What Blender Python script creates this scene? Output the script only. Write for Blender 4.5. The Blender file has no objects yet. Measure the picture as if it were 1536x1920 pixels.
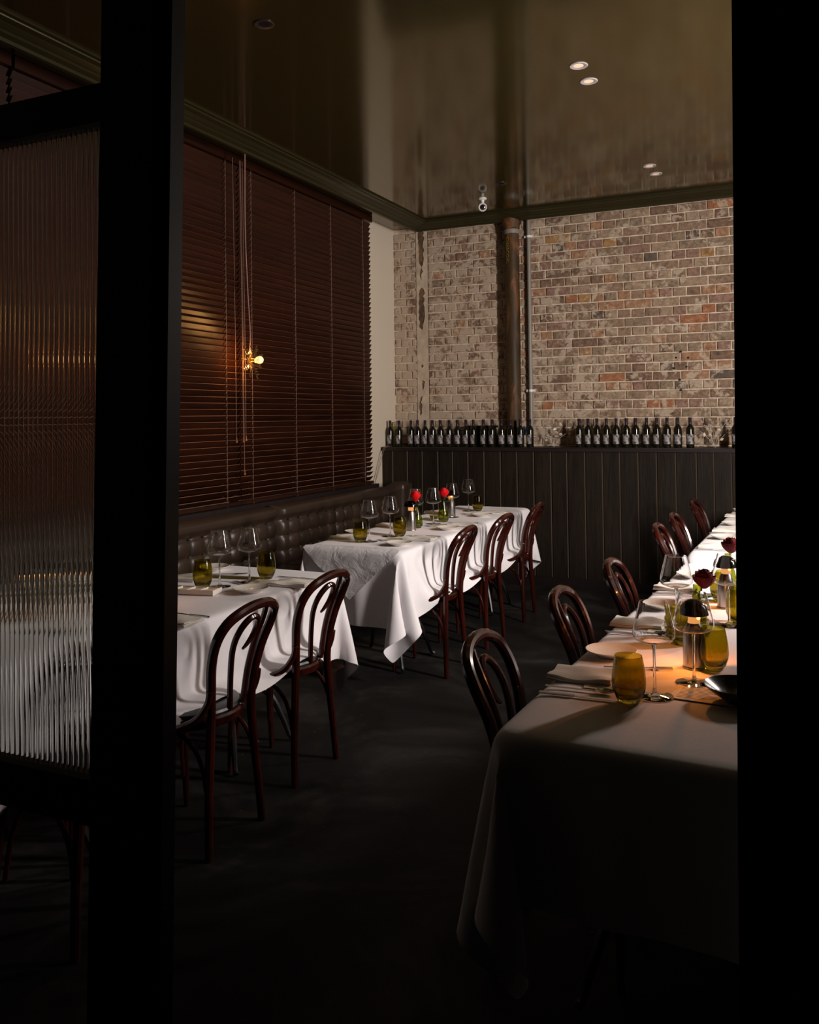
import bpy, math, random
import numpy as np
from mathutils import Vector, Matrix

# ------------------------------------------------------------------ camera, world, main light, exposure
S = bpy.context.scene
COL = S.collection
cam_d = bpy.data.cameras.new('camera')
cam = bpy.data.objects.new('camera', cam_d)
COL.objects.link(cam)
S.camera = cam
cam_d.sensor_fit = 'HORIZONTAL'
cam_d.sensor_width = 36.0
cam_d.lens = 1615.16 * 36.0 / 1536.0
cam_d.shift_x = -(779.38 - 768.0) / 1536.0
cam_d.shift_y = (748.38 - 960.0) / 1536.0
cam_d.clip_start = 0.02
right = Vector((0.9095, 0.41552, -0.01233))
down = Vector((-0.01968, 0.01341, -0.99972))
fwd = Vector((-0.41523, 0.90949, 0.02038))
M = Matrix(((right.x, -down.x, -fwd.x, 0), (right.y, -down.y, -fwd.y, 0), (right.z, -down.z, -fwd.z, 1.5), (0, 0, 0, 1)))
cam.matrix_world = M

W = bpy.data.worlds.new('world')
S.world = W
W.use_nodes = True
W.node_tree.nodes['Background'].inputs[0].default_value = (1.0, 0.9, 0.8, 1)
W.node_tree.nodes['Background'].inputs[1].default_value = 0.0012

S.view_settings.view_transform = 'Standard'
S.view_settings.look = 'None'
S.view_settings.gamma = 1.0
S.view_settings.use_curve_mapping = False
S.view_settings.exposure = 0.0
S.cycles.max_bounces = 14
S.cycles.transmission_bounces = 12
S.cycles.transparent_max_bounces = 12
S.cycles.glossy_bounces = 5
S.cycles.diffuse_bounces = 4
S.cycles.sample_clamp_indirect = 4.0


# the room's key light: a tall strip lamp on the right, out of frame, thrown across the aisle
kd = bpy.data.lights.new('key_strip', 'AREA')
kd.shape = 'RECTANGLE'
kd.size, kd.size_y = 0.26, 1.3
kd.spread = math.radians(151)
kd.energy = 145
kd.color = (1.0, 0.91, 0.86)
ko = bpy.data.objects.new('key_strip', kd)
COL.objects.link(ko)
ko.location = (1.25, 3.85, 2.02)
ko.rotation_euler = (Vector((-2.9, 6.6, 1.75)) - ko.location).to_track_quat('-Z', 'Y').to_euler()
# a weaker lamp further back on the same side reaches along the right-hand tables
k2 = bpy.data.lights.new('side_lamp', 'AREA')
k2.shape = 'RECTANGLE'
k2.size, k2.size_y = 0.18, 0.4
k2.spread = math.radians(140)
k2.energy = 23
k2.color = (1.0, 0.87, 0.80)
k2o = bpy.data.objects.new('side_lamp', k2)
COL.objects.link(k2o)
k2o.location = (1.35, 5.9, 2.5)
k2o.rotation_euler = (Vector((-0.6, 2.2, 0.75)) - k2o.location).to_track_quat('-Z', 'Y').to_euler()

# ------------------------------------------------------------------ helpers
R = random.Random(7)
PI = math.pi


def tag(o, label=None, cat=None, group=None, kind=None):
    if label: o['label'] = label
    if cat: o['category'] = cat
    if group: o['group'] = group
    if kind: o['kind'] = kind
    return o


def empty(name, loc=(0, 0, 0), rz=0.0, label=None, cat=None, group=None, kind=None):
    o = bpy.data.objects.new(name, None)
    COL.objects.link(o)
    o.location = loc
    o.rotation_euler = (0, 0, rz)
    o.empty_display_size = 0.05
    return tag(o, label, cat, group, kind)


class MB:
    """collects shapes for one mesh"""
    def __init__(s):
        s.v = []; s.f = []; s.m = []

    def add(s, v, f, mi=0):
        b = len(s.v)
        s.v += [tuple(map(float, p)) for p in v]
        s.f += [tuple(b + i for i in q) for q in f]
        s.m += [mi] * len(f)
        return s

    def box(s, x0, x1, y0, y1, z0, z1, mi=0):
        v = [(x, y, z) for z in (z0, z1) for y in (y0, y1) for x in (x0, x1)]
        f = [(0, 2, 3, 1), (4, 5, 7, 6), (0, 1, 5, 4), (2, 6, 7, 3), (0, 4, 6, 2), (1, 3, 7, 5)]
        return s.add(v, f, mi)

    def lathe(s, prof, n=24, mi=0, c=(0, 0, 0), cap0=False, cap1=False):
        v = []; f = []
        k = len(prof)
        for r, z in prof:
            for i in range(n):
                a = 2 * PI * i / n
                v.append((c[0] + r * math.cos(a), c[1] + r * math.sin(a), c[2] + z))
        for j in range(k - 1):
            for i in range(n):
                i2 = (i + 1) % n
                f.append((j * n + i, j * n + i2, (j + 1) * n + i2, (j + 1) * n + i))
        if cap0: f.append(tuple(range(n - 1, -1, -1)))
        if cap1: f.append(tuple((k - 1) * n + i for i in range(n)))
        return s.add(v, f, mi)

    def tube(s, pts, rad, n=8, mi=0, caps=True, up=(0.123, 0.31, 0.94)):
        P = [Vector(p) for p in pts]
        k = len(P)
        if not hasattr(rad, '__len__'): rad = [rad] * k
        v = []; f = []
        u = None
        for i in range(k):
            t = (P[min(i + 1, k - 1)] - P[max(i - 1, 0)]).normalized()
            if u is None:
                u = Vector(up)
                if abs(u.normalized().dot(t)) > 0.95: u = Vector((1, 0.2, 0))
            u = (u - t * u.dot(t)).normalized()
            w = t.cross(u)
            for j in range(n):
                a = 2 * PI * j / n
                v.append(P[i] + (u * math.cos(a) + w * math.sin(a)) * rad[i])
        for i in range(k - 1):
            for j in range(n):
                j2 = (j + 1) % n
                f.append((i * n + j, i * n + j2, (i + 1) * n + j2, (i + 1) * n + j))
        if caps:
            f.append(tuple(range(n - 1, -1, -1)))
            f.append(tuple((k - 1) * n + j for j in range(n)))
        return s.add(v, f, mi)

    def prism(s, poly, z0, z1, mi=0):
        n = len(poly)
        v = [(x, y, z0) for x, y in poly] + [(x, y, z1) for x, y in poly]
        f = [tuple(range(n - 1, -1, -1)), tuple(range(n, 2 * n))]
        for i in range(n):
            j = (i + 1) % n
            f.append((i, j, n + j, n + i))
        return s.add(v, f, mi)

    def grid(s, V, nx, ny, mi=0, flip=False):
        f = []
        for j in range(ny - 1):
            for i in range(nx - 1):
                a = j * nx + i
                q = (a, a + 1, a + nx + 1, a + nx)
                f.append(q[::-1] if flip else q)
        return s.add(V, f, mi)

    def mesh(s, name, mats, smooth=35):
        me = bpy.data.meshes.new(name)
        me.from_pydata(s.v, [], s.f)
        if not isinstance(mats, (list, tuple)): mats = [mats]
        for m in mats: me.materials.append(m)
        if len(mats) > 1: me.polygons.foreach_set('material_index', s.m)
        if smooth:
            me.polygons.foreach_set('use_smooth', [True] * len(s.f))
            me.set_sharp_from_angle(angle=math.radians(smooth))
        me.update()
        return me

    def build(s, name, mats, parent=None, smooth=35):
        o = bpy.data.objects.new(name, s.mesh(name, mats, smooth))
        COL.objects.link(o)
        if parent: o.parent = parent
        return o


def link(name, me, parent=None, loc=(0, 0, 0), rz=0.0):
    o = bpy.data.objects.new(name, me)
    COL.objects.link(o)
    o.location = loc
    o.rotation_euler = (0, 0, rz)
    if parent: o.parent = parent
    return o


def copy_tree(o, parent=None):
    c = o.copy()
    COL.objects.link(c)
    if parent: c.parent = parent
    for ch in list(o.children):
        copy_tree(ch, c)
    return c


def spline(pts, n=6):
    """Catmull-Rom through pts (tuples of any length)"""
    P = [np.array(p, float) for p in pts]
    P = [2 * P[0] - P[1]] + P + [2 * P[-1] - P[-2]]
    out = []
    for i in range(1, len(P) - 2):
        for k in range(n):
            t = k / n
            a, b, c, d = P[i - 1], P[i], P[i + 1], P[i + 2]
            out.append(0.5 * (2 * b + (c - a) * t + (2 * a - 5 * b + 4 * c - d) * t * t + (3 * b - a - 3 * c + d) * t ** 3))
    out.append(P[-2])
    return [tuple(p) for p in out]


# ------------------------------------------------------------------ materials
def mat(name, col, rough=0.5, metal=0.0, spec=0.5, ior=1.5, trans=0.0, emit=None, estr=0.0, coat=0.0, sheen=0.0):
    m = bpy.data.materials.new(name)
    m.use_nodes = True
    b = m.node_tree.nodes['Principled BSDF']
    b.inputs['Base Color'].default_value = (*col, 1)
    b.inputs['Roughness'].default_value = rough
    b.inputs['Metallic'].default_value = metal
    b.inputs['Specular IOR Level'].default_value = spec
    b.inputs['IOR'].default_value = ior
    b.inputs['Transmission Weight'].default_value = trans
    b.inputs['Coat Weight'].default_value = coat
    b.inputs['Sheen Weight'].default_value = sheen
    if emit:
        b.inputs['Emission Color'].default_value = (*emit, 1)
        b.inputs['Emission Strength'].default_value = estr
    return m


def N(m, typ, **kw):
    n = m.node_tree.nodes.new(typ)
    for k, v in kw.items():
        if k.startswith('i_'):
            key = k[2:]
            n.inputs[int(key) if key.isdigit() else key.replace('_', ' ')].default_value = v
        else:
            setattr(n, k, v)
    return n


def L(m, a, b):
    m.node_tree.links.new(a, b)


def BS(m):
    return m.node_tree.nodes['Principled BSDF']


def coords(m, which='Object', scale=(1, 1, 1)):
    mp = N(m, 'ShaderNodeMapping')
    mp.inputs['Scale'].default_value = scale
    if which == 'World':
        g = N(m, 'ShaderNodeNewGeometry')
        L(m, g.outputs['Position'], mp.inputs['Vector'])
    else:
        t = N(m, 'ShaderNodeTexCoord')
        L(m, t.outputs[which], mp.inputs['Vector'])
    return mp.outputs[0]


def noise(m, vec, scale, detail=4.0, rough=0.55, dist=0.0):
    n = N(m, 'ShaderNodeTexNoise')
    n.inputs['Scale'].default_value = scale
    n.inputs['Detail'].default_value = detail
    n.inputs['Roughness'].default_value = rough
    n.inputs['Distortion'].default_value = dist
    L(m, vec, n.inputs['Vector'])
    return n.outputs['Fac']


def ramp(m, fac, stops):
    r = N(m, 'ShaderNodeValToRGB')
    e = r.color_ramp.elements
    while len(e) < len(stops): e.new(0.5)
    for k, (p, c) in enumerate(stops):
        e[k].position = p
        e[k].color = (*c, 1) if len(c) == 3 else c
    L(m, fac, r.inputs[0])
    return r.outputs[0]


def mix(m, fac, a, b):
    x = N(m, 'ShaderNodeMix', data_type='RGBA')
    if hasattr(fac, 'is_output'): L(m, fac, x.inputs[0])
    else: x.inputs[0].default_value = fac
    for s, k in ((a, 6), (b, 7)):
        if hasattr(s, 'is_output'): L(m, s, x.inputs[k])
        else: x.inputs[k].default_value = (*s, 1)
    return x.outputs[2]


def bump(m, h, strength=0.3, dist=0.01):
    b = N(m, 'ShaderNodeBump')
    b.inputs['Strength'].default_value = strength
    b.inputs['Distance'].default_value = dist
    L(m, h, b.inputs['Height'])
    L(m, b.outputs[0], BS(m).inputs['Normal'])


def math_n(m, op, a, b):
    n = N(m, 'ShaderNodeMath', operation=op)
    for k, s in enumerate((a, b)):
        if hasattr(s, 'is_output'): L(m, s, n.inputs[k])
        else: n.inputs[k].default_value = s
    return n.outputs[0]


# floor: worn charcoal sheet flooring with scuffs
m_floor = mat('charcoal_floor', (0.02, 0.019, 0.018), 0.66, spec=0.12)
v = coords(m_floor, 'World')
n1 = noise(m_floor, v, 1.7, 6, 0.65, 0.6)
n2 = noise(m_floor, v, 26, 4, 0.6)
c1 = ramp(m_floor, n1, [(0.34, (0.007, 0.0063, 0.006)), (0.50, (0.015, 0.0137, 0.013)), (0.64, (0.042, 0.038, 0.035))])
c2 = mix(m_floor, math_n(m_floor, 'MULTIPLY', n2, 0.5), c1, (0.011, 0.010, 0.0095))
vo = N(m_floor, 'ShaderNodeTexVoronoi')
vo.inputs['Scale'].default_value = 9
L(m_floor, v, vo.inputs['Vector'])
sp = ramp(m_floor, vo.outputs['Distance'], [(0.0, (1, 1, 1)), (0.022, (1, 1, 1)), (0.03, (0, 0, 0))])
c3 = mix(m_floor, sp, c2, (0.20, 0.18, 0.16))
L(m_floor, c3, BS(m_floor).inputs['Base Color'])
bump(m_floor, n2, 0.25, 0.004)

# ceiling: high-gloss dark olive paint
m_ceil = mat('gloss_olive_ceiling', (0.027, 0.0205, 0.006), 0.12, spec=0.7, ior=1.75)
BS(m_ceil).inputs['Specular Tint'].default_value = (1.0, 0.80, 0.44, 1)
v = coords(m_ceil, 'World', (1, 0.35, 1))
bump(m_ceil, noise(m_ceil, v, 7, 3, 0.5), 0.05, 0.004)
m_corn = mat('olive_moulding_paint', (0.020, 0.0175, 0.0065), 0.34, spec=0.35)
BS(m_corn).inputs['Specular Tint'].default_value = (1.0, 0.9, 0.6, 1)

m_plaster = mat('cream_wall_paint', (0.60, 0.515, 0.405), 0.8)
v = coords(m_plaster, 'World')
bump(m_plaster, noise(m_plaster, v, 40, 3), 0.12, 0.003)

# brick colours; lime wash left on the faces is wear of the wall itself
LIME = (0.40, 0.325, 0.25)


def brick_mat(name, base, dark):
    m = mat(name, base, 0.9, spec=0.25)
    v = coords(m, 'World')
    n1 = noise(m, v, 24, 6, 0.75, 0.5)
    n2 = noise(m, v, 95, 4, 0.65)
    n3 = noise(m, v, 6.5, 5, 0.68, 0.7)
    c = ramp(m, n1, [(0.34, dark), (0.50, base), (0.70, tuple(min(1, x * 1.35 + 0.015) for x in base))])
    sep = N(m, 'ShaderNodeSeparateXYZ')
    g = N(m, 'ShaderNodeNewGeometry')
    L(m, g.outputs['Position'], sep.inputs[0])
    # more lime towards the chimney breast side and low down, as on the wall
    rx = N(m, 'ShaderNodeMapRange')
    rx.inputs['From Min'].default_value = -3.7
    rx.inputs['From Max'].default_value = -1.3
    rx.inputs['To Min'].default_value = 0.13
    rx.inputs['To Max'].default_value = -0.015
    L(m, sep.outputs[0], rx.inputs['Value'])
    rz = N(m, 'ShaderNodeMapRange')
    rz.inputs['From Min'].default_value = 1.2
    rz.inputs['From Max'].default_value = 2.6
    rz.inputs['To Min'].default_value = 0.05
    rz.inputs['To Max'].default_value = -0.01
    L(m, sep.outputs[2], rz.inputs['Value'])
    f = math_n(m, 'ADD', math_n(m, 'ADD', n3, rx.outputs[0]), rz.outputs[0])
    f = math_n(m, 'ADD', f, math_n(m, 'MULTIPLY', math_n(m, 'SUBTRACT', n1, 0.5), 0.45))
    fr = ramp(m, f, [(0.54, (0, 0, 0)), (0.60, (0.85, 0.85, 0.85)), (0.9, (0.95, 0.95, 0.95))])
    lime = mix(m, n2, (0.34, 0.265, 0.19), (0.54, 0.43, 0.325))
    c = mix(m, fr, c, lime)
    L(m, c, BS(m).inputs['Base Color'])
    h = math_n(m, 'ADD', math_n(m, 'MULTIPLY', n2, 0.5), n1)
    bump(m, h, 0.8, 0.006)
    return m


BR = [brick_mat('brick_%s' % n, b, d) for n, b, d in [
    ('taupe', (0.232, 0.153, 0.100), (0.123, 0.078, 0.053)),
    ('umber', (0.178, 0.110, 0.071), (0.087, 0.054, 0.037)),
    ('clay', (0.308, 0.168, 0.093), (0.174, 0.095, 0.056)),
    ('ash', (0.227, 0.163, 0.107), (0.109, 0.078, 0.053)),
    ('rust', (0.300, 0.130, 0.062), (0.217, 0.081, 0.040)),
    ('dust', (0.292, 0.209, 0.140), (0.174, 0.115, 0.077)),
    ('mauve', (0.243, 0.143, 0.102), (0.116, 0.074, 0.056)),
    ('ochre', (0.313, 0.178, 0.070), (0.174, 0.095, 0.044)),
    ('soot', (0.119, 0.087, 0.065), (0.058, 0.043, 0.035)),
]]
BRW = [22, 17, 10, 15, 3, 18, 12, 2, 3]
m_mortar = mat('lime_mortar', (0.50, 0.41, 0.32), 0.95, spec=0.2)
v = coords(m_mortar, 'World')
L(m_mortar, ramp(m_mortar, noise(m_mortar, v, 18, 5), [(0.25, (0.30, 0.24, 0.19)), (0.6, (0.66, 0.53, 0.40))]), BS(m_mortar).inputs['Base Color'])
bump(m_mortar, noise(m_mortar, v, 60, 4), 0.6, 0.005)
m_render = mat('patch_render', (0.40, 0.33, 0.255), 0.9, spec=0.2)
v = coords(m_render, 'World')
L(m_render, ramp(m_render, noise(m_render, v, 9, 5), [(0.3, (0.36, 0.285, 0.21)), (0.65, (0.54, 0.44, 0.33))]), BS(m_render).inputs['Base Color'])
bump(m_render, noise(m_render, v, 45, 5), 0.6, 0.006)
m_lens_dark = mat('dark_hole', (0.006, 0.005, 0.004), 0.9)
m_chase = mat('raw_chase', (0.10, 0.06, 0.035), 0.95)
v = coords(m_chase, 'World')
L(m_chase, ramp(m_chase, noise(m_chase, v, 14, 4), [(0.35, (0.05, 0.033, 0.022)), (0.7, (0.20, 0.11, 0.05))]), BS(m_chase).inputs['Base Color'])


def wood(name, dark, light, rough, sc=(1, 1, 1), coat=0.0, bumps=0.15, fine=55, spec=0.4):
    m = mat(name, light, rough, coat=coat)
    v = coords(m, 'World', sc)
    BS(m).inputs['Specular IOR Level'].default_value = spec
    a = noise(m, v, fine, 5, 0.6, 1.2)
    b = noise(m, v, 4, 4, 0.6, 0.8)
    f = math_n(m, 'ADD', math_n(m, 'MULTIPLY', a, 0.6), math_n(m, 'MULTIPLY', b, 0.4))
    L(m, ramp(m, f, [(0.32, dark), (0.66, light)]), BS(m).inputs['Base Color'])
    if bumps: bump(m, a, bumps, 0.004)
    return m


m_plank = wood('dark_stained_planks', (0.0045, 0.0030, 0.0020), (0.021, 0.0145, 0.0095), 0.55, (1, 1, 0.07), bumps=0.35, spec=0.18)
m_plankedge = mat('worn_lit_plank_edge', (0.060, 0.041, 0.027), 0.6, spec=0.2)  # chamfers: slight wear plus the light they catch, both put into the colour
m_ledge = wood('black_stained_ledge', (0.006, 0.004, 0.004), (0.016, 0.010, 0.009), 0.45, (0.1, 1, 1))
m_chair = wood('mahogany_bentwood', (0.006, 0.0010, 0.0006), (0.042, 0.0058, 0.0030), 0.22, (1, 1, 0.25), coat=0.35, bumps=0, fine=22)
m_slat = wood('stained_timber_slat', (0.008, 0.0021, 0.0009), (0.032, 0.0080, 0.0028), 0.38, (1, 0.06, 1), bumps=0, fine=30, spec=0.3)
m_pull = wood('turned_pull_wood', (0.16, 0.055, 0.02), (0.30, 0.12, 0.05), 0.4, bumps=0)
m_blindcord = mat('tan_cord', (0.20, 0.115, 0.085), 0.8)
m_flex = mat('pink_brown_flex', (0.30, 0.15, 0.11), 0.7)
m_leather = mat('brown_leather', (0.034, 0.021, 0.014), 0.38, spec=0.4)
v = coords(m_leather, 'World')
bump(m_leather, noise(m_leather, v, 160, 3), 0.12, 0.002)
m_pad = mat('black_vinyl', (0.012, 0.012, 0.013), 0.34)
m_black = mat('black_frame_paint', (0.0025, 0.0025, 0.0026), 0.5, spec=0.12)
m_iron = mat('black_cast_iron', (0.010, 0.010, 0.010), 0.34, spec=0.6)
m_top = mat('table_board', (0.06, 0.035, 0.02), 0.6)
m_cloth = mat('white_linen', (0.74, 0.71, 0.725), 0.88, spec=0.2, sheen=0.15)
v = coords(m_cloth, 'Object')
bump(m_cloth, noise(m_cloth, v, 7, 4, 0.6, 0.5), 0.16, 0.012)
m_over = mat('white_overlay', (0.70, 0.675, 0.69), 0.9, spec=0.2)
v = coords(m_over, 'Object')
bump(m_over, noise(m_over, v, 9, 5, 0.55, 0.9), 0.45, 0.02)
m_napkin = mat('ivory_napkin', (0.70, 0.65, 0.58), 0.9, spec=0.2)
v = coords(m_napkin, 'World')
bump(m_napkin, noise(m_napkin, v, 30, 3), 0.15, 0.004)
m_card = mat('cream_card', (0.66, 0.58, 0.42), 0.7)
m_print = mat('card_print', (0.06, 0.045, 0.035), 0.8)
m_olivecard = mat('olive_card', (0.26, 0.22, 0.05), 0.7)
m_plate = mat('cream_porcelain', (0.72, 0.67, 0.60), 0.2)
m_stone = mat('dark_stoneware', (0.035, 0.033, 0.033), 0.22)
m_steel = mat('polished_cutlery', (0.50, 0.48, 0.46), 0.18, metal=1)
m_brushed = mat('brushed_steel', (0.40, 0.375, 0.35), 0.27, metal=1)
m_dome = mat('gunmetal_dome', (0.055, 0.052, 0.050), 0.12, metal=1)
m_glow = mat('warm_light_ring', (0.05, 0.03, 0.015), 0.6, emit=(1.0, 0.40, 0.12), estr=0.85)
m_bulb = mat('lit_bulb', (1, 0.8, 0.5), 0.3, emit=(1.0, 0.60, 0.24), estr=1.0)
m_gold = mat('aged_gold_leaf_metal', (0.17, 0.095, 0.034), 0.4, metal=1)
m_silver = mat('pale_metal_leaf', (0.36, 0.30, 0.23), 0.5, metal=0.3)
m_clear = mat('clear_glass', (1, 1, 1), 0.0, ior=1.45, trans=1)
m_flute = mat('fluted_glass', (0.86, 0.90, 0.88), 0.02, ior=1.35, trans=1)
m_night = mat('dark_window_pane', (0.004, 0.004, 0.005), 0.08)
m_red = mat('red_petal', (0.60, 0.004, 0.006), 0.6, spec=0.2)
m_darkred = mat('dark_red_petal', (0.10, 0.003, 0.005), 0.6, spec=0.2)
m_stem = mat('green_stem', (0.035, 0.10, 0.025), 0.6)
m_white = mat('white_fitting', (0.70, 0.68, 0.65), 0.4)
m_dark = mat('dark_fitting', (0.02, 0.018, 0.016), 0.3)
m_lens = mat('lens_glass', (0.02, 0.01, 0.015), 0.08)
m_blue = mat('blue_tape', (0.01, 0.13, 0.55), 0.5)
m_carton = mat('dark_carton', (0.008, 0.007, 0.006), 0.6)
m_yellow = mat('yellow_stencil', (0.55, 0.40, 0.02), 0.7)
m_conduit = mat('grey_conduit', (0.21, 0.19, 0.16), 0.45)
m_butter = mat('butter_wedge', (0.72, 0.58, 0.36), 0.6)

m_tumbler = mat('olive_glass', (0.50, 0.42, 0.045), 0.03, ior=1.42, trans=1)
v = coords(m_tumbler, 'Object', (0.02, 0.02, 1))
bump(m_tumbler, noise(m_tumbler, v, 330, 2, 0.5), 0.12, 0.002)
m_vase = mat('green_vase_glass', (0.52, 0.54, 0.12), 0.02, ior=1.45, trans=1)
m_wineglass_d = mat('bottle_glass', (0.007, 0.006, 0.003), 0.08, spec=0.45)
m_greenbottle = mat('pale_green_bottle_glass', (0.36, 0.36, 0.10), 0.05, ior=1.3, trans=0.7)
m_caps = mat('bottle_capsule', (0.022, 0.012, 0.018), 0.25)
m_label = mat('sketched_label', (0.5, 0.47, 0.46), 0.6)
v = coords(m_label, 'Object', (1, 1, 0.6))
L(m_label, ramp(m_label, noise(m_label, v, 42, 4, 0.6, 0.9), [(0.43, (0.035, 0.03, 0.03)), (0.50, (0.16, 0.14, 0.135)), (0.57, (0.30, 0.27, 0.27))]), BS(m_label).inputs['Base Color'])

m_pipe = mat('rusty_painted_pipe', (0.10, 0.06, 0.03), 0.55, spec=0.25)
v = coords(m_pipe, 'World', (1, 1, 0.25))
L(m_pipe, ramp(m_pipe, noise(m_pipe, v, 10, 6, 0.65, 0.7), [(0.34, (0.025, 0.016, 0.008)), (0.52, (0.055, 0.030, 0.011)), (0.62, (0.14, 0.052, 0.016)), (0.74, (0.22, 0.15, 0.10))]), BS(m_pipe).inputs['Base Color'])
bump(m_pipe, noise(m_pipe, v, 50, 4), 0.4, 0.004)

# ------------------------------------------------------------------ room shell
XL, YB, YW, ZC = -3.72, 7.66, 7.353, 3.35
ZL = 1.215     # ledge top
YP = 1.45      # partition plane
tag(MB().box(-4.4, 2.8, -1.2, 8.2, -0.08, 0).build('floor', m_floor, smooth=0), 'worn charcoal floor running down the aisle between the tables', kind='structure')
tag(MB().box(-4.0, 2.8, -1.0, 7.9, ZC, ZC + 0.1).build('ceiling', m_ceil, smooth=0), 'high-gloss dark olive ceiling mirroring the brick wall', kind='structure')
tag(MB().box(XL - 0.12, XL, -1.0, YB + 0.2, 0, ZC).build('wall_left', m_plaster, smooth=0), 'cream painted side wall behind the blinds', kind='structure')
tag(MB().box(2.6, 2.72, -1.0, YB + 0.2, 0, ZC).build('wall_right', m_plank, smooth=0), 'dark side wall out beyond the right-hand tables', kind='structure')
wb = MB().box(XL, 2.6, YB + 0.012, YB + 0.2, 0, ZC).build('wall_back', m_mortar, smooth=0)
tag(wb, 'exposed old brick back wall with lime smears above the dark panelling', kind='structure')

# cornice with stepped ribs: profile of (outward offset, drop)
prof = [(0.0, 0.0), (0.0, -0.012), (0.022, -0.014), (0.024, -0.020), (0.05, -0.026), (0.058, -0.021), (0.070, -0.030), (0.098, -0.040),
        (0.104, -0.035), (0.116, -0.046), (0.142, -0.055), (0.150, -0.051), (0.160, -0.066), (0.182, -0.068), (0.182, 0.0)]
CX, CY = -3.243, 7.382


def sweep(stations, name, label):
    n = len(prof)
    V = [p for st in stations for p in st]
    f = []
    for k in range(len(stations) - 1):
        for i in range(n - 1):
            f.append((k * n + i, k * n + i + 1, (k + 1) * n + i + 1, (k + 1) * n + i))
    b = MB().add(V, f)
    return tag(b.build(name, m_corn, smooth=20), label, kind='structure')


corner = [(CX - o, CY + o * 0.94, ZC + z) for o, z in prof]
sweep([[(CX - o, -0.9, ZC + z) for o, z in prof], corner], 'trim_1', 'ribbed olive cornice running above the timber blinds')
sweep([corner, [(2.6, CY + o * 0.94, ZC + z) for o, z in prof]], 'trim_2', 'ribbed olive cornice running above the brick wall')

# window behind the blinds
w1 = empty('window_1', (XL, 5.0, 0.9), label='dark night window hidden behind the timber blinds', kind='structure')
MB().box(0.0, 0.012, -3.0, 1.98, 0.05, 2.44).build('pane', m_night, w1, 0)
for y in (-1.93, 0.0, 1.95):
    MB().box(0.012, 0.035, y - 0.03, y + 0.03, 0.02, 2.44).build('mullion', m_ledge, w1, 0)
MB().box(0.0, 0.14, -3.2, 2.02, -0.05, -0.004).build('sill', m_ledge, w1, 0)

# ------------------------------------------------------------------ brick wall
COURSE, HP = 0.0800, 0.1180
JOINT = 0.0105
XCH0, XCH1 = -3.475, -3.352    # chase filled with render


def brick_mesh(name, w, h, mi, seed):
    r = random.Random(seed)
    d, c = 0.028, 0.006
    j = lambda a: r.uniform(-a, a)
    hw, hh = w / 2, h / 2
    v = [(-hw, d, -hh), (hw, d, -hh), (hw, d, hh), (-hw, d, hh)]
    v += [(-hw + j(.002), .004 + j(.002), -hh + j(.002)), (hw + j(.002), .004 + j(.002), -hh + j(.002)), (hw + j(.002), .004 + j(.002), hh + j(.002)), (-hw + j(.002), .004 + j(.002), hh + j(.002))]
    v += [(-hw + c + j(.003), j(.0025), -hh + c + j(.002)), (j(.02), j(.003), -hh + c + j(.002)), (hw - c + j(.003), j(.0025), -hh + c + j(.002)), (hw - c + j(.003), j(.0025), hh - c + j(.002)), (j(.02), j(.003), hh - c + j(.002)), (-hw + c + j(.003), j(.0025), hh - c + j(.002))]
    f = [(0, 1, 5, 4), (1, 2, 6, 5), (2, 3, 7, 6), (3, 0, 4, 7),
         (4, 5, 10, 9, 8), (5, 6, 11, 10), (6, 7, 13, 12, 11), (7, 4, 8, 13), (8, 9, 12, 13), (9, 10, 11, 12)]
    return v, f


bricks = []
rb = random.Random(21)
z0 = 1.507 - 4 * COURSE
for row in range(0, 28):
    zc = z0 + row * COURSE
    if zc + COURSE / 2 > ZC + 0.02: break
    stretch = row % 2 == 0
    pitch = 2 * HP if stretch else HP
    x = -1.4646 - math.ceil(2.3 / pitch) * pitch - (0 if stretch else HP / 2)
    while x < 0.75:
        xa, xb = x, x + pitch
        x += pitch
        cells = [(xa, xb)]
        if stretch and rb.random() < 0.06: cells = [(xa, xa + HP), (xa + HP, xb)]
        for a, b in cells:
            for lo, hi in ((XL, XCH0), (XCH1, 0.75)):
                a2, b2 = max(a, lo), min(b, hi)
                if b2 - a2 > 0.035: bricks.append((a2, b2, zc))
bricks.sort(key=lambda q: -(min(q[1], -0.49) - min(q[0], -0.49)) - (0.02 * q[0] if q[0] < -0.49 else -9))
vis = [q for q in bricks if q[0] < -0.52 and q[2] > 1.24 and q[2] < 3.29]
vis.sort(key=lambda q: (q[1] - q[0] < 0.2, -q[0]))
solo = set(vis[:296])
stuff = MB()
cache = {}
for k, q in enumerate(bricks):
    a, b, zc = q
    w = round(b - a - JOINT, 3)
    ci = rb.choices(range(len(BR)), BRW)[0]
    if a < -2.3 and ci in (4, 7, 8): ci = 0
    yy = YB + rb.uniform(-0.003, 0.003)
    dz = rb.uniform(-0.0015, 0.0015)
    var = rb.randrange(3)
    key = (w, ci, var)
    if q in solo:
        if key not in cache:
            vv, ff = brick_mesh('brick', w, COURSE - JOINT, ci, var * 31 + ci)
            cache[key] = MB().add(vv, ff).mesh('brick', BR[ci], 0)
        o = link('brick', cache[key], wb, ((a + b) / 2, yy, zc + dz))
    else:
        vv, ff = brick_mesh('brick', w, COURSE - JOINT, ci, var * 31 + ci)
        stuff.add([(p[0] + (a + b) / 2, p[1] + yy, p[2] + zc + dz) for p in vv], ff, ci)
tag(stuff.build('further_bricks', BR, wb, 0), kind='stuff')

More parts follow.
